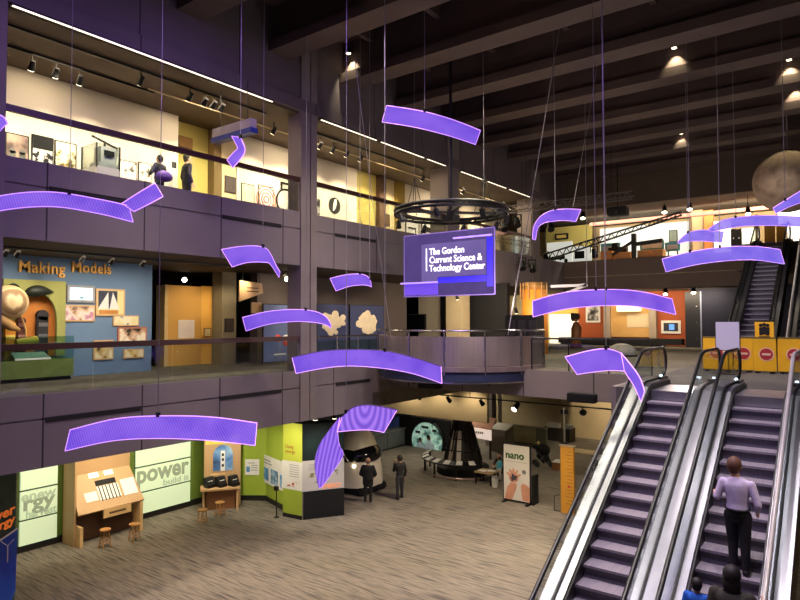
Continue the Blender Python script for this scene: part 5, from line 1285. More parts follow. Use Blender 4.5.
# wall sheets on the lime wall
def sheet_on(label, x0, x1, y0, y1, a, b, pics, name='text_panel', off=.06):
    a, b = Vector(a), Vector(b); u = (b-a).normalized(); n_ = Vector((u.y, -u.x, 0))
    def hit(x, y):
        d = ray(x, y); s = (a+n_*off-EYE).dot(n_)/d.dot(n_); return EYE+d*s
    q = [hit(x0, (y0[0]+y0[1])/2), hit(x1, (y1[0]+y1[1])/2)]
    p0, p1 = hit(x0, y0[1]), hit(x1, y1[1]); h = ((hit(x0, y0[0])-p0).z+(hit(x1, y1[0])-p1).z)/2
    zb = (p0.z+p1.z)/2; p0.z = p1.z = zb
    t = thing('text_board', label, 'sign', (p0+p1)/2)
    MB().prism([p0, p1, p1-n_*.03, p0-n_*.03], (0, 0, h)).build('board', WHITEP, t)
    for (f0, f1, g0, g1, m) in pics:
        v0, v1 = p0.lerp(p1, f0)+Vector((0, 0, h*g0)), p0.lerp(p1, f1)+Vector((0, 0, h*g0))
        MB().prism([v0, v1, v1+n_*.01, v0+n_*.01], (0, 0, h*(g1-g0))).build('printed_picture', m, t)
    return t
BLP = ramp_mat('blue_photo', [(40, 80, 140), (92, 150, 206), (180, 206, 220)], 3, 'noise')
GRT = mat('grey_text', (150, 150, 150), .7, 0, .1, 8)
sheet_on('white text panel with small picture on the lime green wall', 245, 259, (459, 474.5), (460, 475.5), K0, K1, [(.1, .35, .2, .55, BLP), (.45, .9, .3, .35, GRT), (.45, .9, .45, .5, GRT), (.45, .9, .6, .65, GRT), (.2, .7, .75, .8, GRT)])
sheet_on('large white panel with three blue pictures on the angled lime wall', 260.5, 284, (455, 482), (461, 490), K1, K2, [(.06, .36, .12, .56, BLP), (.46, .76, .08, .60, ramp_mat('pole_photo', [(40, 60, 80), (110, 150, 190), (220, 226, 226)], 5, 'noise')), (.84, 1.0, .1, .55, BLP), (.1, .5, .72, .76, GRT), (.1, .45, .82, .87, GRT)])
# corner block
A_, B_, C_ = PZ(283, 516, 0), PZ(302, 520, 0), PZ(344, 515, 0)
A_.z = B_.z = C_.z = 0
D_ = A_+(C_-B_)
t = thing('poster_block', 'free-standing block with lime green, white and black printed faces beside the person pair', 'exhibit block', (A_+C_)/2)
HB = 3.35
nA = Vector(((B_-A_).y, -(B_-A_).x, 0)).normalized(); nC = Vector(((C_-B_).y, -(C_-B_).x, 0)).normalized()
MB().prism([A_, B_, C_, D_], (0, 0, HB)).build('core', BLKM, t)
def face(nm, a, b, n_, f0, f1, z0, z1, m, th=.012):
    p, q = a.lerp(b, f0)+Vector((0, 0, z0)), a.lerp(b, f1)+Vector((0, 0, z0))
    MB().prism([p, q, q+n_*th, p+n_*th], (0, 0, z1-z0)).build(nm, m, t)
face('lime_top', A_, B_, nA, 0, 1, 2.0, HB, mat('lime_print', (196, 204, 70), .6, 0, .05, 1))
face('white_middle', A_, B_, nA, -.05, 1, 1.0, 2.0, WHITEP)
face('lime_bottom', A_, B_, nA, 0, 1, .14, 1.0, GREEN)
face('black_kick', A_, B_, nA, 0, 1, 0, .14, BASEB, .02)
ez = (B_-A_).normalized()
for k, wd in enumerate(('Using', 'energy')): text('word', wd, .17, tuple(A_.lerp(B_, .12)+nA*.014+Vector((0, 0, 2.45-.17*k))), tuple(ez), mat('red_brown_ink', (160, 70, 30), .6), t, .004)
for k in range(6): face('text_line', A_, B_, nA, .35, .85, 1.86-.08*k, 1.88-.08*k, GRT, .016)
face('drawing', A_, B_, nA, .2, .75, 1.1, 1.3, ramp_mat('red_sketch', [(170, 80, 60), (230, 224, 216), (230, 224, 216)], 8, 'noise', lo=.38, hi=.5), .016)
face('starry_top', B_, C_, nC, 0, 1, 2.05, HB-.02, ramp_mat('starry_poster', [(6, 16, 22), (10, 34, 36), (20, 60, 56)], .9, 'noise', lo=.35, hi=.75))
face('grey_middle', B_, C_, nC, 0, 1, .98, 2.05, mat('grey_white_print', (196, 192, 188), .6, 0, .05, 1.5))
face('animal_picture', B_, C_, nC, .12, .42, 1.25, 1.6, ramp_mat('moss_photo', [(50, 50, 24), (110, 110, 60), (196, 192, 188)], 4, 'noise', lo=.3, hi=.55), .016)
face('animal_picture', B_, C_, nC, .62, .85, 1.4, 1.65, MATS['moss_photo'], .016)
for k in range(4): face('text_line', B_, C_, nC, .15, .4, 1.72+.06*k, 1.74+.06*k, GRT, .016)
text('lettering', 'ENERGY', .23, tuple(B_.lerp(C_, .48)+nC*.016+Vector((0, 0, 1.02))), tuple((C_-B_).normalized()), emit('orange_letters', (240, 140, 70), .6), t, .006, bold=0, sx=.80)
face('black_base', B_, C_, nC, 0, 1, 0, .98, mat('blue_black_base', (14, 20, 26), .4), .02)
face('grey_edge', B_, C_, nC, .0, .02, 0, .98, STEEL, .03)
p = A_+nA*.25+Vector((-.1, 0, 0))
t = thing('info_post', 'slim black post with small head beside the lime face of the poster block', 'post', p)
MB().cyl(p, p+Vector((0, 0, 1.0)), .02, n=8).build('pole', BLACK, t); B(p.x-.09, p.x+.07, p.y-.05, p.y+.05, .95, 1.1).build('head', BLACK, t)
MB().cyl(p, p+Vector((0, 0, .02)), .1, n=14).build('foot', BLACK, t)
# white pod with dark window
c = PZ(352, 497, 0); c = Vector((c.x-.75, c.y+1.0, 0))
t = thing('white_pod', 'white rounded capsule-like vehicle with black windows behind the poster block', 'vehicle', c)
PODW = mat('pod_white', (224, 214, 196), .4, 0, .03, 2)
mb = MB()
prof = [(-1.3, .25, .5), (-1.0, .9, 1.5), (-.4, 1.1, 2.5), (.2, 1.08, 2.75), (.7, .95, 2.5), (1.1, .75, 1.6), (1.35, .4, .7)]
rows = []
for (xx, w_, h_) in prof:
    rows.append([c+Vector((w_*math.cos(a)*.9 if False else xx*.85, 0, 0))+Vector((0, w_*math.cos(a), .3+ (h_-.3)*max(0, math.sin(a))**.8 if math.sin(a) > 0 else .3)) for a in [PI*k/14 for k in range(15)]])
mb.grid(rows); 
for r_ in (rows[0], rows[-1]): mb.bm.faces.new([mb.bm.verts.new(p) for p in r_])
mb.build('shell', PODW, t, smooth=True)
MB().ball(c+Vector((.02, 0, 1.5)), 1.0, 16, (1.17, 1.10, .50)).build('windscreen', mat('pod_window', (16, 18, 22), .10), t, smooth=True)
MB().bar(c+Vector((.55, -.98, 1.35)), c+Vector((.2, -1.06, 1.85)), .04, .03).build('wiper', WHITEP, t)
MB().ball(c+Vector((.72, -.85, 1.18)), .07, 8).build('lamp', BULBS, t)
B(c.x-1.1, c.x+1.1, c.y-.85, c.y+.85, .0, .32).build('black_skirt', BLKM, t, bevel=.08)
p = c+Vector((-.25, -.35, 0))
# far dark exhibit wall with projected pictures
YD = 29.0
XDW = -21.3
struct('wall_lower_left_dark', B(XDW-.3, XDW, 17.5, 29, 0, 4.4), MATS['dark_exhibit_wall'])
for i, (px, lab) in enumerate((((359.5, 434, 367, 452), 'pale framed exhibit print on the dark lower wall, left'), ((366.5, 439.5, 374, 455), 'pale framed exhibit print lower right of the other on the dark wall'))):
    posterX(lab, px, XDW, mat('pale_frame', (150, 150, 146), .6), ramp_mat('bw_print_%d' % i, [(30, 34, 40), (150, 150, 144), (90, 96, 100)], 3, 'noise', emis=.12), .06)
t, (a, b, c_, d) = posterX('blue lit mural with white skeletal shape on the dark lower wall', (379, 418, 399, 443), XDW, NAVY, ramp_mat('blue_mural', [(24, 34, 66), (44, 66, 112)], 1.5, 'noise', emis=.3), .05, .03, 'mural', 'framed_mural')
mb = MB(); random.seed(11)
for k in range(9):
    p = Vector((XDW+.05, a+(b-a)*(.15+.55*random.random()), c_+(d-c_)*(.12+.4*random.random()))); mb.bar(p, p+Vector((0, random.uniform(-.4, .4), random.uniform(-.3, .3))), .05, .05)
mb.build('white_bones', mat('mural_white', (196, 206, 214), .6), t)
t = thing('display_counter', 'long grey counter along the dark lower wall behind the standing pair', 'counter', (XDW+.35, 23, 0))
B(XDW+.09, XDW+.7, 17.8, 27.9, .1, .95).build('body', mat('counter_grey', (96, 100, 100), .6, 0, .1, 1), t); B(XDW+.09, XDW+.75, 17.75, 27.95, .95, 1.0).build('top', mat('counter_top', (120, 122, 120), .5), t)
B(XDW+.09, XDW+.6, 17.8, 27.9, 0, .1).build('kick', BLKM, t)
for k in range(4): B(XDW+.7, XDW+.705, 20+2.1*k, 20.03+2.1*k, .12, .93).build('door_gap', BLKM, t)
# circular mural
cm = PY(427, 441, 28.0); rm = 20/FPX*depth(cm)
t = thing('round_mural', 'round greenish picture wall with two figures in pale coats in a black surround', 'mural', (cm.x, 28, 0))
MB().box(cm.x-rm*1.75, cm.x+rm*1.3, 28.05, 28.2, 0, cm.z+rm*1.1).build('black_surround', BLKM, t)
MB().cyl((cm.x, 28.0, cm.z), (cm.x, 28.06, cm.z), rm, n=40).build('round_picture', ramp_mat('green_lab_mural', [(40, 56, 52), (120, 164, 150), (176, 208, 190), (90, 130, 120)], 1.8, 'noise', emis=.55, lo=.34, hi=.66), t)
MB().tube([(cm.x+rm*math.cos(2*PI*k/40), 28.0, cm.z+rm*math.sin(2*PI*k/40)) for k in range(40)], .09, 6, True).build('rim', BLACK, t)
for f, g, s_, hx in ((-.42, -.22, 1.0, .03), (.16, -.10, 1.2, -.05)):
    x = cm.x+rm*f; z = cm.z+rm*g
    mb = MB().ball((x, 27.99, z-.30*s_), .24*s_, 8, (.85, .12, 1.9)).ball((x-.2*s_, 27.985, z-.22*s_), .1*s_, 6, (.8, .3, 2.6)).ball((x+.2*s_, 27.985, z-.22*s_), .1*s_, 6, (.8, .3, 2.6))
    mb.build('pale_coat', mat('pale_coat', (178, 198, 206), .7, 0, .12, 3, emis=.12), t, smooth=True)
    MB().ball((x+hx, 27.985, z+.24*s_), .105*s_, 8, (1, .3, 1.15)).build('head', mat('mural_head', (150, 116, 96), .7), t, smooth=True)
    MB().ball((x+hx-.02, 27.98, z+.29*s_), .105*s_, 8, (1, .3, .9)).build('dark_hair', BLKM, t, smooth=True)
for dx, dz, w_ in ((-.55, .34, .3), (-.1, .62, .42), (.45, .5, .26)):
    B(cm.x+rm*dx-w_/2, cm.x+rm*dx+w_/2, 27.97, 28.0, cm.z+rm*dz, cm.z+rm*dz+.12).build('dark_box', BLKM, t)
# space capsule exhibit with its label rail
cc = PZ(456, 474, 0); cc = Vector((cc.x, cc.y+.6, 0)); dc = depth((cc.x, cc.y, 1.4))
r0, r1 = 20/FPX*dc, 9/FPX*dc
t = thing('capsule_exhibit', 'dark ribbed cone capsule standing on a low round platform in the lower hall', 'capsule', cc)
DKBR = mat('dark_brown_metal', (38, 30, 26), .5, .3, .25, 2, (4, 4, .6))
HT = 2.5
MB().lathe([(r0, .35), (r0*.95, .6), (r1*1.08, HT-.35), (r1*1.05, HT-.3), (r1*1.1, HT-.02), (r1*.9, HT)], cc, 28).build('cone', DKBR, t)
for k in range(10):
    a = 2*PI*k/10+.2
    MB().bar((cc.x+r0*.99*math.cos(a), cc.y+r0*.99*math.sin(a), .5), (cc.x+r1*1.12*math.cos(a), cc.y+r1*1.12*math.sin(a), HT-.35), .08, .06).build('rib', BLACK, t)
for a in (-1.75, -1.25):
    MB().bar((cc.x+r0*.96*math.cos(a), cc.y+r0*.96*math.sin(a), .65), (cc.x+r1*1.2*math.cos(a), cc.y+r1*1.2*math.sin(a), HT-.55), .2, .05).build('pale_strip', mat('pale_metal_strip', (190, 180, 166), .4, .3), t)
for f in (.35, .65):
    r_ = r0+(r1-r0)*f
    MB().tube([(cc.x+r_*1.05*math.cos(2*PI*k/28), cc.y+r_*1.05*math.sin(2*PI*k/28), .5+(HT-.85)*f) for k in range(28)], .03, 5, True).build('band', BLACK, t)
MB().lathe([(r0*1.3, 0), (r0*1.3, .3), (r0*1.05, .36)], cc, 28).build('platform', BLKM, t)
t = thing('reading_rail', 'curved black reading rail with a row of white labels around the capsule', 'reading rail', cc+Vector((-.4, -1.9, 0)))
RL = r0*1.3+.55
aa = [PI*1.02+(PI*.80)*k/16 for k in range(17)]
MB().grid([[(cc.x+r_*math.cos(a), cc.y+r_*math.sin(a), z) for a in aa] for r_, z in ((RL+.18, .70), (RL-.18, .82))], .04).build('sloped_top', BLACK, t)
for k in range(0, 16, 2):
    a = (aa[k]+aa[k+1])/2
    MB().grid([[(cc.x+r_*math.cos(a+o), cc.y+r_*math.sin(a+o), z) for o in (-.075, .075)] for r_, z in ((RL+.15, .735), (RL-.15, .835))], .02).build('white_label', WHITEP, t)
for k in range(0, 17, 4):
    a = aa[k]; MB().bar((cc.x+RL*math.cos(a), cc.y+RL*math.sin(a), 0), (cc.x+RL*math.cos(a), cc.y+RL*math.sin(a), .75), .07, .07).build('leg', BLACK, t)
MB().tube([(cc.x+(RL+.1)*math.cos(a), cc.y+(RL+.1)*math.sin(a), .12) for a in aa], .03, 6).build('foot_rail', mat('pinkish_foot_rail', (150, 120, 112), .4, .5), t)
# tilted pink and white board, plinths
xs0, xs1 = PY(463, 430, 27.5).x, PY(491, 430, 27.5).x
zb0, zt0_ = PY(477, 437, 27.5).z, PY(477, 420, 27.5).z
t = thing('tilted_board', 'long tilted pinkish board with white lettered front right of the capsule', 'sign', ((xs0+xs1)/2, 27.5, 0))
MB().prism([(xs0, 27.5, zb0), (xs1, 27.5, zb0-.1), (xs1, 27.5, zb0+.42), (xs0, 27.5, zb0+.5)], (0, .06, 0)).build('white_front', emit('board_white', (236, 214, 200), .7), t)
MB().prism([(xs0, 27.52, zb0+.5), (xs1, 27.52, zb0+.42), (xs1-.1, 28.3, zt0_), (xs0-.1, 28.3, zt0_+.05)], (0, 0, .05)).build('pink_top', mat('pinkish_top', (206, 150, 124), .6), t)
for k in range(9): B(xs0+.15+.12*k, xs0+.23+.12*k, 27.48, 27.5, zb0+.18, zb0+.30).build('letter_block', GRT, t)
for x in (xs0+.15, xs1-.15): MB().bar((x, 27.7, 0), (x, 27.7, zb0), .08, .08).build('leg', BLACK, t)
for i, (px, Yp, dpt, lab) in enumerate((((491.5, 430, 505, 452), 29.5, .8, 'grey plinth with white sheets at the foot of the metal post'), )):
    X0, X1, z0, z1 = rectY(*px, Yp)
    t = thing('plinth', lab, 'plinth', ((X0+X1)/2, Yp, 0))
    B(X0, X1, Yp, Yp+dpt, 0, z1).build('body', mat('plinth_grey', (112, 104, 90), .7, 0, .08, 1.5), t)
    MB().prism([(X0-.05, Yp-.05, z1), (X1+.1, Yp-.05, z1), (X1+.1, Yp+dpt, z1+.2), (X0-.05, Yp+dpt, z1+.2)], (0, 0, .05)).build('sloped_top', mat('plinth_top', (196, 190, 176), .6), t)
X0, X1, z0, z1 = rectY(503, 426, 546, 441, 31.8)
t = thing('low_partition', 'long low grey green partition beyond the white poster stand', 'partition', ((X0+X1)/2, 31.8, 0))
B(X0, X1, 31.8, 32.0, 0, z1-.05).build('panel', mat('grey_green_partition', (128, 128, 104), .8, 0, .05, 1), t); B(X0-.02, X1+.02, 31.76, 32.04, z1-.05, z1).build('cap', mat('partition_cap', (150, 148, 124), .7), t)
B(X1-1.9, X1-.6, 31.74, 31.8, .2, z1-.02).build('pale_panel', mat('pale_yellow_panel', (190, 178, 130), .7), t)
# white poster stand
X0, X1 = PZ(502, 501, 0).x, PZ(530, 506, 0).x; YN = 21.75
zt_ = (PY(502, 442.5, YN).z+PY(530, 446, YN).z)/2
t = thing('poster_stand', 'tall white poster stand reading nano with a pair of hands printed on it', 'sign', ((X0+X1)/2, YN, 0))
B(X0, X1, YN, YN+.06, .05, zt_).build('black_frame', BLACK, t)
B(X0+.04, X1-.03, YN-.012, YN, .10, zt_-.04).build('white_poster', mat('poster_white', (206, 200, 190), .5, 0, .02, 2), t)
W_ = X1-X0
text('lettering', 'nano', .40, (X0+W_*.10, YN-.016, zt_-.56), (1, 0, 0), mat('nano_green', (46, 84, 40), .5), t, .003, bold=.012)
B(X0+W_*.1, X1-W_*.12, YN-.016, YN-.012, zt_-.68, zt_-.665).build('thin_line', GRT, t)
SKIN = mat('printed_skin', (196, 140, 112), .6, 0, .12, 3)
def flat(nm, pts, m, y=YN-.016): MB().prism([(X0+W_*a, y, .10+(zt_-.15)*b) for a, b in pts], (0, .003, 0)).build(nm, m, t)
flat('printed_forearm', [(.06, .0), (.34, .0), (.50, .22), (.52, .30), (.30, .32), (.16, .22)], SKIN)
mb = MB(); hc = Vector((X0+W_*.40, YN-.017, .10+(zt_-.15)*.40))
mb.ball(hc, .2, 8, (1.0, .03, .85))
for k in range(5):
    a = R(28+31*k); mb.ball(hc+Vector((math.cos(a)*.22, 0, math.sin(a)*.26)), .105, 6, (.5, .03, 1.15), Matrix.Rotation(-(a-PI/2), 3, 'Y'))
mb.build('printed_palm', SKIN, t, smooth=True)
mb = MB()
for k in range(9):
    a = k*2.4; mb.ball(hc+Vector((.028*k**.7*math.cos(a), -.008, .028*k**.7*math.sin(a)+.02)), .05, 5, (1, .2, 1))
mb.build('printed_object', mat('printed_dark_object', (66, 60, 70), .5, 0, .4, 12), t, smooth=True)
MB().cyl((X0+W_*.78, YN-.018, .10+(zt_-.15)*.535), (X0+W_*.78, YN-.012, .10+(zt_-.15)*.535), .085, n=20).build('printed_ball', mat('printed_ball', (120, 118, 116), .5, 0, .5, 10), t)
flat('printed_hand', [(.72, .02), (.98, .0), (.98, .26), (.90, .30), (.74, .33), (.66, .28), (.68, .16)], SKIN)
for x in (X0+.08, X1-.08): B(x-.05, x+.05, YN-.2, YN+.3, 0, .05).build('foot', BLACK, t)
B(X1+.02, X1+.10, YN+.05, YN+.5, .0, 1.1).build('side_support', BLACK, t)
# yellow ruler stand
X0, X1 = PZ(562, 512, 0).x, PZ(575.5, 514, 0).x
zt_ = PY(568, 446, YN).z
t = thing('ruler_stand', 'tall yellow height-marked stand near the left escalator', 'sign', ((X0+X1)/2, YN, 0))
B(X0, X1, YN-.1, YN+.02, .0, zt_).build('yellow_board', mat('ruler_yellow', (190, 134, 38), .6, 0, .08, 2), t)
B(X0-.03, X0, YN-.1, YN+.04, 0, zt_).build('edge_post', mat('ruler_edge', (120, 100, 60), .5), t)
for k in range(16): B(X1-.22 if k % 2 else X1-.3, X1-.03, YN-.105, YN-.1, .35+.125*k, .365+.125*k).build('tick_mark', BROWNP, t)
MB().ball(((X0+X1)/2+.06, YN-.105, .98), .05, 8, (1, .1, 1)).build('red_dot', REDS, t)
B(X0-.05, X1+.05, YN-.15, YN+.05, zt_, zt_+.04).build('cap', GP, t)
MB().tube([(X0-.28, YN-.05, .02), (X0-.28, YN-.05, .55), (X0-.08, YN-.05, .62)], .015, 6).tube([(X0-.28, YN-.05, .02), (X0-.05, YN-.05, .02)], .015, 6).build('wire_bracket', BLACK, t)
# stroller
p = PZ(541, 466, 0); p.z = 0
t = thing('stroller', 'black folding stroller with rounded hood parked on the lower floor', 'stroller', p)
s_ = depth(p)/FPX
def stx(a, z, o=0): return p+Vector((.8*a*s_, .6*a*s_, 0))+Vector((-.6*o, .8*o, z))
MB().ball(stx(2, .78), .36, 10, (1.0, .8, .85)).build('hood', BLKM, t, smooth=True)
MB().ball(stx(-4, .9), .2, 8, (1.4, .8, .55)).build('canopy_front', BLKM, t, smooth=True)
MB().tube([stx(-2, .6), stx(4, .35), stx(8, .4)], [.2, .24, .12], 10).build('seat', BLKM, t, smooth=True)
for o in (-.22, .22): MB().tube([stx(-10, .95, o), stx(-4, .75, o), stx(4, .2, o), stx(10, .12, o)], .018, 6).tube([stx(-5, .12, o), stx(3, .6, o)], .018, 6).build('frame_tube', mat('stroller_grey', (120, 120, 120), .4, .6), t)
for a in (-5, 9):
    for o in (-.25, .25):
        q = stx(a, .13, o); d_ = Vector((-.6, .8, 0))*.03
        MB().cyl(q-d_, q+d_, .13, n=16).build('wheel', mat('wheel_grey', (60, 60, 62), .5), t)
MB().tube([stx(-11, .98, -.22), stx(-11, .98, .22)], .02, 6).build('push_bar', BLACK, t)
MB().ball(stx(-2.5, 1.1), .09, 8).build('blond_toy', mat('toy_tan', (206, 180, 110), .7), t, smooth=True)
p = PZ(557, 470, 0)
t = thing('cardboard_box', 'small open brown box with white papers right of the stroller', 'box', p)
B(p.x-.2, p.x+.22, p.y-.1, p.y+.3, 0, .34).build('box', mat('cardboard', (150, 100, 58), .7, 0, .08, 3), t)
MB().prism([(p.x-.25, p.y-.05, .34), (p.x+.2, p.y-.12, .36), (p.x+.25, p.y+.2, .46), (p.x-.15, p.y+.28, .42)], (0, 0, .02)).build('papers', WHITEP, t)
# far tables near the escalator
p0, p1 = PZ(569, 455, 0), PZ(603, 466, 0)
X0, X1, z0, z1 = rectY(569, 433.5, 594, 455, 28.5)
t = thing('side_table', 'dark framed table with pale top seen left of the escalator handrail', 'table', ((X0+X1)/2, 28.5, 0))
MB().box(X0, X1+.1, 28.2, 29.0, .78, .84).build('table_top', mat('pale_table_top', (196, 178, 140), .5), t)
for x in (X0+.05, X1): 
    for y in (28.25, 28.95): MB().bar((x, y, 0), (x, y, .78), .05, .05).build('leg', BLACK, t)
X0b = PY(594, 440, 28).x
t = thing('white_table', 'white table partly hidden by the escalator handrail', 'table', (X0b+.8, 28, 0))
B(X0b, X0b+1.7, 27.7, 28.5, .72, .78).build('table_top', WHITEP, t)
for x in (X0b+.06, X0b+1.6):
    for y in (27.76, 28.4): MB().bar((x, y, 0), (x, y, .72), .06, .06).build('leg', WHITEP, t)
X0, X1, z0, z1 = rectY(546, 428, 572, 436, 34.5)
t = thing('display_table', 'low counter cluttered with small pale items against the lit lower wall', 'counter', ((X0+X1)/2, 34.5, 0))
B(X0, X1, 34.2, 35, 0, .75).build('body', mat('dark_counter', (62, 54, 46), .7), t)
B(X0+.2, X0+.9, 34.2, 34.6, .75, 1.0).build('white_item', WHITEP, t); B(X0+1.2, X0+1.6, 34.3, 34.7, .75, .95).build('grey_item', GRT, t)
p = PY(561.5, 425, 33.5)
t = thing('stand_sculpture', 'thin pale stand with a small crossed head on the far counter', 'stand', (p.x, 34.3, .75))
MB().cyl((p.x, 33.9, 0), (p.x, 33.9, 2.0), .06, n=8).build('pole', mat('pole_pale', (190, 186, 176), .5), t)
B(p.x-.2, p.x+.2, 33.85, 33.95, 1.65, 1.9).build('head', BLKM, t); MB().cyl((p.x, 33.9, 0), (p.x, 33.9, .05), .25).build('base', BLACK, t)
# black table with white sheets, near the white poster stand
p = PZ(483, 485, 0)
t = thing('craft_table', 'small dark table with white sheets left of the white poster stand', 'table', p)
MB().box(p.x-.42, p.x+.42, p.y-.05, p.y+.75, .48, .53).build('table_top', mat('tan_top', (170, 140, 100), .5), t)
for x in (p.x-.36, p.x+.36):
    for y in (p.y+.02, p.y+.68): MB().bar((x, y, 0), (x, y, .48), .05, .05).build('leg', BLACK, t)
for i, (dx, dy, a, lab) in enumerate(((-.15, .25, .3, 'crumpled white sheet on the left of the craft table'), (.18, .4, -.4, 'white sheet on the right of the craft table'))):
    q = p+Vector((dx, dy, 0))
    tag(MB().grid([[(q.x+(u_-1.5)*.11, q.y+(v_-1.5)*.09, .535+.03*((u_+v_+i) % 2)) for u_ in range(4)] for v_ in range(4)], .012).build('paper_sheet', WHITEP), lab, 'paper')
p = PZ(495, 487, 0)
t = thing('white_bin', 'small white bin beside the craft table', 'bin', p)
MB().lathe([(.12, 0), (.15, .42), (.13, .42), (.11, .03)], p, 16).build('body', WHITEP, t); MB().lathe([(.155, .4), (.155, .43), (.13, .43)], p, 16).build('rim', GRT, t)
# tall exhibit slab at the lower left corner
XD = -15.6; yr = PX(18.5, 530, XD).y
t = thing('exhibit_slab', 'tall exhibit slab with dark green top, orange lettering and blue lower half, cut by left edge', 'exhibit', (XD, yr-.9, 0))
ql = [(XD-.35, yr-1.8), (XD, yr-1.8), (XD, yr-.06), (XD-.1, yr), (XD-.25, yr), (XD-.35, yr-.06)]
def slab(nm, z0, z1, m, gx=0.0): MB().prism([(x+gx if x == XD else x, y, z0) for x, y in ql], (0, 0, z1-z0)).build(nm, m, t)
slab('body', .55, 3.75, ramp_mat('green_print', [(40, 52, 44), (58, 78, 66), (78, 104, 92)], .9, 'noise'), -.02)
MB().prism([(XD-.34, yr-1.7, 0), (XD-.05, yr-1.7, 0), (XD-.05, yr-.12, 0), (XD-.34, yr-.12, 0)], (0, 0, .55)).build('dark_base', BLKM, t)
MB().prism([(XD-.018, yr-1.8, .55), (XD-.018, yr-.16, .55), (XD-.018, yr-.04, .85), (XD-.018, yr-.02, 2.22), (XD-.018, yr-1.8, 1.35)], (.018, 0, 0)).build('blue_picture', ramp_mat('blue_print', [(24, 60, 160), (44, 100, 200), (120, 170, 220)], .9, 'noise', lo=.35, hi=.75), t)
MB().prism([(XD-.018, yr-1.8, 1.36), (XD-.018, yr-.02, 2.23), (XD-.018, yr-.02, 2.27), (XD-.018, yr-1.8, 1.40)], (.022, 0, 0)).build('white_edge', WHITEP, t)
for wd, z_, sz_ in (('discover', 2.62, .30), ('energy', 2.40, .26)):
    o = text('lettering', wd, sz_, (XD-.018, yr-.08, z_), (0, 1, .28), emit('orange_print', (226, 112, 40), .5), t, .008, 'RIGHT', bold=.008)
p = Vector((XD+.004, yr-.22, 1.55))
MB().tube([p, p+Vector((0, .0, .36))], .012, 5).tube([p+Vector((0, -.14, .5)), p+Vector((0, 0, .36)), p+Vector((0, .13, .48))], .010, 5).build('white_turbine_drawing', WHITEP, t)
B(XD-.3, XD+.06, yr-1.6, yr-.35, 3.60, 3.72).build('top_hood', BLKM, t)

# ================================================================== PEOPLE
def remeshed(name, mb, vox, m, parent, sm=6):
    me = bpy.data.meshes.new('tmp'); bmesh.ops.recalc_face_normals(mb.bm, faces=mb.bm.faces); mb.bm.to_mesh(me); mb.bm.free()
    ob = bpy.data.objects.new('tmp', me); COL.objects.link(ob)
    r = ob.modifiers.new('r', 'REMESH'); r.mode = 'VOXEL'; r.voxel_size = vox
    s = ob.modifiers.new('s', 'SMOOTH'); s.factor = .5; s.iterations = sm
    out = bpy.data.meshes.new_from_object(ob.evaluated_get(bpy.context.evaluated_depsgraph_get()))
    bpy.data.objects.remove(ob)
    out.transform(Matrix.Translation(-wloc(parent)))
    for p in out.polygons: p.use_smooth = True
    out.materials.clear(); out.materials.append(m); out.name = name
    o = bpy.data.objects.new(name, out); COL.objects.link(o); o.parent = parent
    return o
SKN = mat('skin', (206, 158, 130), .55, 0, .06, 6)
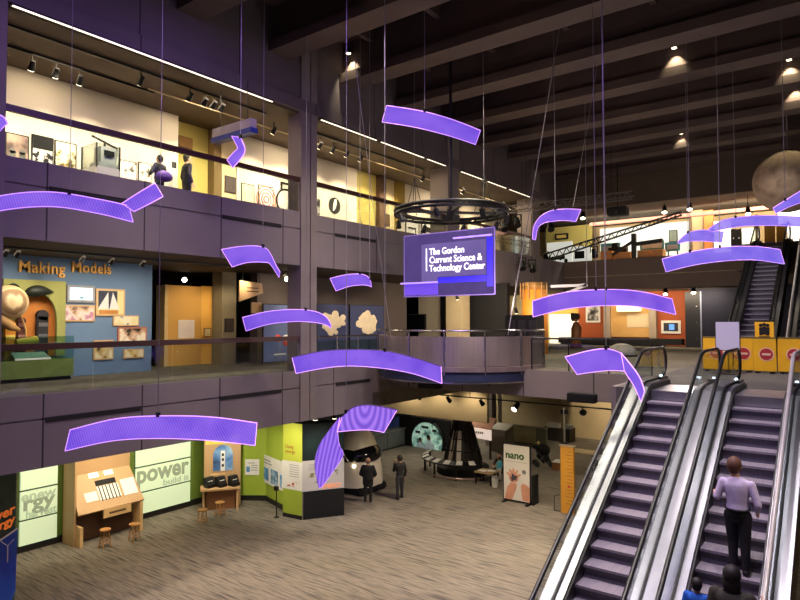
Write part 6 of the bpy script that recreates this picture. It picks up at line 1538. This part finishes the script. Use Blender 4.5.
def person(label, loc, face, H, top, bottom, hair, J=None, vox=.014, long_hair=False, shoe=(24, 22, 22), coat=False, girth=1.0, head_turn=0.0, bald=False, belt=False):
    loc = Vector(loc); f = Vector((math.cos(face), math.sin(face), 0)); r = Vector((f.y, -f.x, 0))
    def W(x, y, z): return loc+r*(x*H)+f*(y*H)+Vector((0, 0, z*H))
    J0 = dict(pel=(0, 0, .52), chest=(0, .0, .70), neck=(0, .0, .835), head=(0, .012, .925),
              shL=(-.108, 0, .80), shR=(.108, 0, .80), elL=(-.145, -.02, .62), elR=(.145, -.02, .62), haL=(-.15, .04, .475), haR=(.15, .04, .475),
              hipL=(-.052, 0, .50), hipR=(.052, 0, .50), knL=(-.06, .012, .275), knR=(.06, .012, .275), anL=(-.062, -.01, .045), anR=(.062, -.01, .045))
    J0.update(J or {})
    P = {k: W(*v) for k, v in J0.items()}
    t = thing('person', label, 'person', loc)
    n_ = label.split()[0]+str(len(bpy.data.objects))
    def limb(mb, pts, rad):
        for (a, b), (ra, rb) in zip(zip(pts, pts[1:]), zip(rad, rad[1:])):
            mb.tube([a, b], [ra*H, rb*H], 12)
        for p, q in zip(pts, rad): mb.ball(p, q*H, 6)
    def torso(mb, g, skirt=0.0):
        # lofted trunk: rings follow the spine from hips to neck
        spine = [P['pel'], P['pel'].lerp(P['chest'], .5), P['chest'], P['chest'].lerp(P['neck'], .55), P['neck']]
        def at(u):
            u = max(0, min(.9999, u))*(len(spine)-1); i = int(u); return spine[i].lerp(spine[i+1], u-i)
        prof = [(-.06, .070, .055), (0, .092, .070), (.12, .092, .068), (.25, .086, .062), (.42, .094, .064), (.58, .108, .068), (.72, .117, .067), (.82, .112, .058), (.90, .082, .048), (.97, .046, .040), (1.0, .034, .034)]
        if not skirt: pass
        else: prof = [(-.06, .096, .085)]+prof[1:]
        sh = (P['shR']-P['shL']).normalized()
        rings = []
        for u, a, b in prof:
            c = at(u) if u >= 0 else P['pel']-Vector((0, 0, (.05+skirt)*H))
            t0 = (at(min(1, u+.05))-at(max(0, u-.05))).normalized()
            x_ = (sh-t0*sh.dot(t0)).normalized(); y_ = t0.cross(x_)
            rings.append([mb.bm.verts.new(c+x_*(a*H*g*math.cos(2*PI*k/20))+y_*(b*H*g*math.sin(2*PI*k/20))) for k in range(20)])
        for A, B_ in zip(rings, rings[1:]):
            for k in range(20): mb.bm.faces.new((A[k], A[(k+1) % 20], B_[(k+1) % 20], B_[k]))
        mb.bm.faces.new(rings[0][::-1]); mb.bm.faces.new(rings[-1])
    rt = Matrix((r, f, Vector((0, 0, 1)))).transposed() @ Matrix.Rotation(head_turn, 3, 'Z')
    hf = rt @ Vector((0, 1, 0)); hr_ = rt @ Vector((1, 0, 0)); hd = P['head']
    # body: one continuous surface, five-fingered hands
    mb = MB()
    mb.ball(hd, .066*H, 10, (.80, .98, 1.08), rt)
    mb.ball(hd+hf*.02*H-Vector((0, 0, .032*H)), .043*H, 8, (.85, .9, .8), rt)
    mb.ball(hd+hf*.066*H-Vector((0, 0, .012*H)), .011*H, 6, (.8, 1.1, 1.5), rt)
    for s in (-1, 1): mb.ball(hd+hr_*s*.053*H-Vector((0, 0, .008*H)), .017*H, 6, (.45, .8, 1.2), rt)
    mb.ball(hd+hf*.055*H-Vector((0, 0, .036*H)), .012*H, 6, (1.3, .7, .6), rt)
    limb(mb, [hd-Vector((0, 0, .03*H))-hf*.012*H, P['neck']-Vector((0, 0, .02*H))], [.035, .038])
    torso(mb, .84)
    for s in 'LR':
        limb(mb, [P['sh'+s].lerp(P['chest'], .12)-Vector((0, 0, .015*H)), P['el'+s], P['ha'+s]], [.027, .024, .017])
        limb(mb, [P['hip'+s], P['kn'+s], P['an'+s]], [.052, .034, .022])
        d = (P['ha'+s]-P['el'+s]).normalized(); sd = 1 if s == 'R' else -1
        side = f-d*f.dot(d)
        side = side.normalized() if side.length > .2 else (r*-sd)
        out = d.cross(side).normalized()
        pc = P['ha'+s]+d*.028*H
        mrot = Matrix((side, out, d)).transposed()
        mb.ball(pc, .028*H, 8, (.85, .42, 1.15), mrot)
        for k, ln in enumerate((.040, .046, .043, .034)):
            b0 = pc+d*.022*H+side*(.019-.0125*k)*H
            b1 = b0+d*ln*.55*H+out*.004*H*sd; b2 = b1+d*ln*.4*H+out*.014*H*sd
            mb.tube([b0, b1, b2], [.0062*H, .0058*H, .005*H], 7)
        b0 = pc-d*.008*H+side*.02*H
        mb.tube([b0, b0+side*.016*H+d*.014*H, b0+side*.02*H+d*.034*H], [.0075*H, .0068*H, .0055*H], 7)
        fa = P['an'+s]; mb.tube([fa-Vector((0, 0, .022*H))-f*.02*H, fa-Vector((0, 0, .028*H))+f*.085*H], [.024*H, .017*H], 8)
    remeshed('body', mb, vox*.6, SKN, t, 3)
    # clothes
    mb = MB(); torso(mb, 1.06*girth, .10 if coat else 0)
    for s in 'LR':
        w_ = P['el'+s].lerp(P['ha'+s], .86)
        limb(mb, [P['sh'+s]-Vector((0, 0, .012*H)), P['el'+s], w_], [.042*girth, .034*girth, .026])
    remeshed('coat' if coat else 'shirt', mb, vox, mat(n_+'_top', top, .8, 0, .14, 9, bump=.15), t)
    mb = MB(); mb.ball(P['pel']-Vector((0, 0, .005*H)), .09*H, 10, (1.12, .90, .85), Matrix((r, f, Vector((0, 0, 1)))).transposed())
    if belt: mb.tube([P['pel'], P['pel']+Vector((0, 0, .045*H))], [.094*H, .090*H], 16)
    for s in 'LR': limb(mb, [P['hip'+s], P['kn'+s], P['an'+s]+Vector((0, 0, .012*H))], [.062, .044, .033])
    remeshed('trousers', mb, vox, mat(n_+'_bottom', bottom, .8, 0, .14, 9), t)
    for s in 'LR':
        fa = P['an'+s]
        z0 = fa.z-.045*H
        mb = MB(); mb.tube([Vector((fa.x, fa.y, z0+.028*H))-f*.028*H, Vector((fa.x, fa.y, z0+.03*H))+f*.03*H, Vector((fa.x, fa.y, z0+.02*H))+f*.1*H], [.026*H, .027*H, .017*H], 10)
        mb.box(0, .001, 0, .001, 0, .001); 
        bmesh.ops.delete(mb.bm, geom=mb.bm.verts[-8:], context='VERTS')
        mb.build('shoe', mat(n_+'_shoe', shoe, .5), t, smooth=True)
    if not bald:
        mb = MB(); mb.ball(hd-hf*.012*H+Vector((0, 0, .012*H)), .071*H, 10, (.86, .98, 1.02), rt)
        if long_hair:
            mb.ball(hd-hf*.03*H-Vector((0, 0, .05*H)), .06*H, 8, (1.05, .75, 1.3), rt)
            mb.ball(hd-hf*.035*H-Vector((0, 0, .11*H)), .052*H, 8, (1.1, .6, 1.1), rt)
        else: mb.ball(hd-hf*.03*H-Vector((0, 0, .022*H)), .055*H, 8, (.95, .75, .9), rt)
        # keep the face clear of hair
        bm = mb.bm
        dead = [v for v in bm.verts if (v.co-hd).dot(hf) > .028*H and (v.co-hd).z < .035*H]
        bmesh.ops.delete(bm, geom=dead, context='VERTS')
        mb.build('hair', mat(n_+'_hair', hair, .6, 0, .2, 12), t, smooth=True)
    else:
        mb = MB(); mb.ball(hd-hf*.02*H-Vector((0, 0, .012*H)), .064*H, 8, (.9, .9, .75), rt)
        mb.build('hair', mat(n_+'_hair', hair, .6, 0, .2, 12), t, smooth=True)
    for s in (-1, 1):
        MB().ball(hd+hf*.058*H+hr_*s*.022*H+Vector((0, 0, .006*H)), .0075*H, 6).build('eye', BLKM, t)
    if belt:
        c = P['pel']+Vector((0, 0, .045*H)); k = [(c+r*(.098*H*math.cos(2*PI*q/24))+f*(.094*H*math.sin(2*PI*q/24))) for q in range(24)]
        MB().tube(k, .009*H, 6, True).build('belt', BLACK, t)
    return t
UP = PI/2
zt = 16*RISE
person('man in lavender dress shirt and dark trousers riding up the right escalator', (-1.54, 10.44, zt), UP, 1.70, (196, 184, 212), (24, 22, 28), (92, 58, 40),
       dict(haL=(-.185, .11, .64), elL=(-.158, -.02, .645), elR=(.160, -.02, .620), haR=(.14, .09, .535), head=(-.022, .025, .928), neck=(-.012, .008, .84), shL=(-.112, 0, .795), shR=(.108, 0, .79), knL=(-.045, .02, .275), anL=(-.04, .0, .045), knR=(.055, -.01, .275), anR=(.062, -.03, .045)), vox=.012, belt=True, girth=.93)
person('person with long dark hair in olive jacket on the right escalator, bottom of the photo', (-1.36, 8.68, 11*RISE), UP, 1.72, (52, 50, 40), (30, 28, 34), (26, 20, 20),
       dict(elR=(.185, .05, .66), haR=(.172, .19, .70)), vox=.013, long_hair=True, girth=1.12)
person('dark-haired child in a bright blue top at the bottom of the right escalator', (-1.83, 9.02, 12*RISE), UP, 1.14, (28, 98, 200), (40, 44, 70), (28, 20, 18), vox=.012, girth=1.1)
q = PZ(368, 502, 0)
person('balding man in a long black coat seen from behind, lower hall', (q.x, q.y, 0), R(120), 1.70, (22, 22, 24), (26, 26, 28), (120, 96, 70), dict(elL=(-.17, .0, .63), elR=(.17, .0, .63), haL=(-.13, .1, .55), haR=(.13, .1, .55)), vox=.018, coat=True, girth=1.25, bald=True)
q = PZ(400, 499, 0)
person('person in dark clothes holding a phone up, right of the black-coated man', (q.x, q.y, 0), R(160), 1.72, (30, 28, 30), (52, 52, 56), (40, 30, 26), dict(elL=(-.13, .06, .65), haL=(-.05, .15, .80), anL=(-.075, -.03, .045), knL=(-.066, 0, .275), anR=(.08, .04, .045)), vox=.018, coat=True)
q = PX(160, 156, -16.5)
person('person in dark jacket with violet bag at the top gallery rail', (-16.5, q.y, F3), R(200), q.z-F3+.02, (36, 38, 44), (40, 40, 60), (26, 24, 24), dict(elL=(-.20, .04, .62), haL=(-.13, .13, .60), elR=(.20, .02, .62), haR=(.13, .13, .58)), vox=.02, girth=1.25)
p = PX(163, 176, -16.2)
tag(MB().ball((-16.2, p.y+.05, p.z), .24, 8, (.5, 1.1, .7)).build('shoulder_bag', mat('violet_bag', (110, 76, 170), .6), smooth=True), 'violet bag carried at the hip of the person at the top rail', 'bag')
q = PX(187, 155, -16.6)
person('person in a dark coat walking past the mustard wall, top gallery', (-16.6, q.y, F3), R(80), q.z-F3+.02, (30, 30, 34), (30, 28, 32), (40, 34, 28), vox=.02, coat=True, girth=1.05)
q = PZ(489, 484, 0)
seat = dict(pel=(0, -.02, .26), chest=(0, .03, .43), neck=(0, .07, .56), head=(0, .10, .65), shL=(-.105, .06, .53), shR=(.105, .06, .53), elL=(-.13, .14, .42), elR=(.13, .14, .42), haL=(-.08, .25, .39), haR=(.08, .25, .39),
            hipL=(-.055, 0, .26), hipR=(.055, 0, .26), knL=(-.08, .22, .27), knR=(.08, .22, .27), anL=(-.08, .2, .045), anR=(.08, .2, .045))
pc = Vector((q.x-.02, q.y+1.15, 0))
t = thing('low_stool', 'low black stool under the seated person at the craft table', 'stool', pc)
B(pc.x-.17, pc.x+.17, pc.y-.1, pc.y+.24, .26, .32).build('seat', BLKM, t)
for x in (-.14, .14):
    for y in (-.07, .21): MB().bar((pc.x+x, pc.y+y, 0), (pc.x+x, pc.y+y, .26), .04, .04).build('leg', BLACK, t)
person('seated person in dark brown top bending over the craft table', (pc.x, pc.y, 0), R(-95), 1.6, (58, 40, 32), (30, 28, 30), (28, 22, 20), seat, vox=.018)
q = PZ(500, 482, 0)
person('small child in a cyan top standing beside the craft table', (q.x-.10, q.y+.15, 0), R(170), 1.05, (88, 180, 206), (200, 196, 190), (50, 36, 28), vox=.016)
# ================================================================== LIGHT
w = bpy.data.worlds.new('world'); sc.world = w; w.use_nodes = True
w.node_tree.nodes['Background'].inputs['Color'].default_value = (.60, .47, .50, 1)
w.node_tree.nodes['Background'].inputs['Strength'].default_value = .09
# upper gallery: wall washers from the tracks plus soffit downlights
for i, y in enumerate((5.6, 7.0, 8.4, 9.8, 11.2)):
    spotl('gallery_spot', (-15.6, y, 13.2), (-17.2, y, 10.9), 620, WARM, 80, .9)
for i, y in enumerate((12.3, 14.2, 15.6, 17.2, 18.8, 20.4, 22, 24.5, 27, 29.5)):
    spotl('gallery_spot', (-15.4, y, 13.2), (-17.2, y, 11.0), 820, WARM, 85, .9)
for y in (7, 11, 15.5, 20, 25.5, 29): area('gallery_wash', (-15.0, y, 13.4), (-15.2, y, 10), 90, WARM, 1.2, 3.2)
# middle gallery
for y in (6.4, 7.6, 8.8, 10.0):
    spotl('exhibit_spot', (-15.2, y, 8.6), (-17.7, y, 6.9), 125, (1, .88, .74), 80, .8)
area('middle_wash', (-15.6, 8.5, 8.65), (-15.6, 8.5, 5), 130, WARM, 1.5, 7)
area('middle_wash', (-15.2, 15.5, 8.65), (-15.4, 15.5, 5), 90, WARM, 1.5, 5)
spotl('partition_spot', (-17.0, 12.8, 8.6), (-18.9, 12.8, 6.6), 160, (1, .78, .5), 90, .8)
spotl('column_spot', (-16.4, 13.4, 8.6), (-18.2, 13.8, 6.9), 110, WARM, 70, .8)
for y in (15.8, 18.6, 20.4): spotl('poster_spot', (-15.2, y, 8.6), (-17.2, y, 6.6), 160, WARM, 75, .8)
area('centre_wash', (-13, 22.8, 8.6), (-14, 25, 6), 300, WARM, 4, 1.5)
area('orange_wash', (-9.5, 36.6, 8.6), (-9.5, 39, 6.5), 330, WARM, 7, 1)
area('bright_room', (-16.5, 37.5, 8.6), (-16.5, 39, 6), 200, WARM, 3, 1)
area('bridge_wash', (-9, 26, 8.6), (-9, 26, 5), 160, WARM, 6, 6)
# lower level
for y in (5.5, 7.6, 9.6, 11.3, 12.9, 14.2):
    spotl('lower_spot', (-18.2, y, 3.75), (-20.5, y, 1.2), 170, (1, .9, .68), 95, .8)
for p, q, e in (((-17.4, 13.4, 3.7), (-18.5, 15.2, 1.6), 240), ((-15.6, 13.6, 3.7), (-16.4, 15.4, 1.8), 260), ((-14.2, 15.0, 3.7), (-15.3, 16.0, 1.6), 140)):
    spotl('lime_spot', p, q, e, (1, .92, .74), 85, .8)
area('lower_wash', (-15.4, 10, 3.8), (-15.2, 10, 0), 200, WARM, 2, 9)
# roof downlights onto the lower floor
for x, y, e in ((-11, 8, 1700), (-7.8, 11, 2300), (-11.5, 13.5, 1500), (-8, 16.4, 2600), (-5.5, 7, 900)):
    spotl('roof_downlight', (x, y, 14.95), (x, y, 0), e*1.85, (1, .86, .64), 78, 1.0, .5)
# added fill brightening the floor under the bridge
for x, y, e in ((-12.5, 19.2, 600), (-9, 19.2, 600), (-6.5, 20, 420), (-15.2, 18.6, 260), (-9.5, 25.5, 260), (-14.5, 25.6, 200), (-9, 31, 260), (-14, 32, 260)):
    spotl('bridge_fill', (x, y, 4.4), (x, y, 0), e, (1, .84, .60), 140, .9, .1)
for x in (-17, -15.3, -13.6):
    spotl('bulkhead_spot', (x, 22.7, 3.85), (x, 23.5, 3.1), 50, WARM, 110, .8)
spotl('far_wall_fill', (-10.2, 33.5, 4.2), (-10.6, 36, 2.2), 700, WARM, 90, .9)  # added fill for the far wall, as is the next row
for x, e in ((-14, 420), (-17.2, 520), (-20.5, 420)): spotl('far_wall_fill', (x, 33.2, 4.3), (x, 36, 1.8), e, WARM, 110, .9)
for x, y, e in ((-18, 30, 300), (-19.5, 33.5, 300), (-17, 26.5, 200), (-19.5, 22, 120), (-18.5, 25, 160)): spotl('lower_hall_fill', (x, y, 4.3 if x > -14 else 3.85), (x, y, 0), e, (1, .9, .7), 140, .9, .1)  # added fill for the dark rear of the lower hall
# added fill without fixtures: violet tint for the walls, warm points mid-hall
for x, y, e in ((-11.5, 3, 75), (-10.5, 9, 90), (-6, 8, 260), (-2.6, 6, 260)):
    area('violet_fill', (x, y, 14.7), (x-1.2, y, 4), e, PURP, .5)
for x, y, z, e in ((-8.2, 15.0, 7.6, 250), (-5, 24, 8.2, 260), (-3, 12.5, 8.5, 120), (-8.5, 29.5, 8.5, 110), (-9.6, 20.2, 8.6, 170)):  # unseen fill points, added to lift ceiling and walls
    l = bpy.data.lights.new('hall_fill', 'POINT'); l.energy = e; l.color = (1, .84, .76); l.shadow_soft_size = .12
    o = bpy.data.objects.new('hall_fill', l); COL.objects.link(o); o.location = (x, y, z)
for x, y, ax, ay, e in ((-2.5, 20, -2.5, 19, 1500), (-2.5, 13.5, -2.6, 14.5, 1500), (-1.5, 10, -2.3, 11, 1700), (-1.5, 7, -2.3, 8.5, 1300)):
    spotl('landing_fill', (x, y, 14.95), (ax, ay, 4), e*1.0, (1, .90, .92), 62, .9, .15)  # added overhead fill for the escalator metal and landing
spotl('fascia_fill', (-6.2, 14, 14.9), (-13.9, 17.2, 6.0), 1000, (1, .88, .82), 52, 1.0, .2)  # added to brighten the left fascias
spotl('upper_escalator_fill', (-2.2, 24, 14.9), (-2.6, 28, 8), 900, (1, .92, .86), 50, .9, .2)  # added to lighten the upper escalator treads
spotl('barrier_fill', (-2.8, 14, 14.9), (-2.5, 20.9, 5.8), 3000, (1, .92, .85), 40, .9, .2)  # added to brighten the yellow barriers
spotl('drum_fill', (-8.5, 11, 14.9), (-11, 16.2, 6), 1100, (1, .86, .78), 36, .9, .2)  # added to light the front of the steel balcony
spotl('lower_hall_fill', (-16.5, 28.6, 4.3), (-16.5, 31.8, .5), 260, WARM, 90, .9, .1)  # added to lighten the low partition and plinth
spotl('cladding_spot', (-.1, 10, 6.0), (-.8, 11, 2.6), 60, WARM, 110, .9, .1)
area('back_gallery', (-8, 37, 13.3), (-8, 39.5, 10), 1700, (1, .9, .75), 12, 1.5)
area('back_gallery_right', (-1.5, 36.5, 13.3), (-1.5, 40, 10), 900, WARM, 8, 1.5)
sc.view_settings.view_transform = 'Standard'; sc.view_settings.look = 'None'
sc.view_settings.exposure = 0; sc.view_settings.gamma = 1; sc.view_settings.use_curve_mapping = False
sc.cycles.use_denoising = True
sc.cycles.max_bounces = 6; sc.cycles.transparent_max_bounces = 16
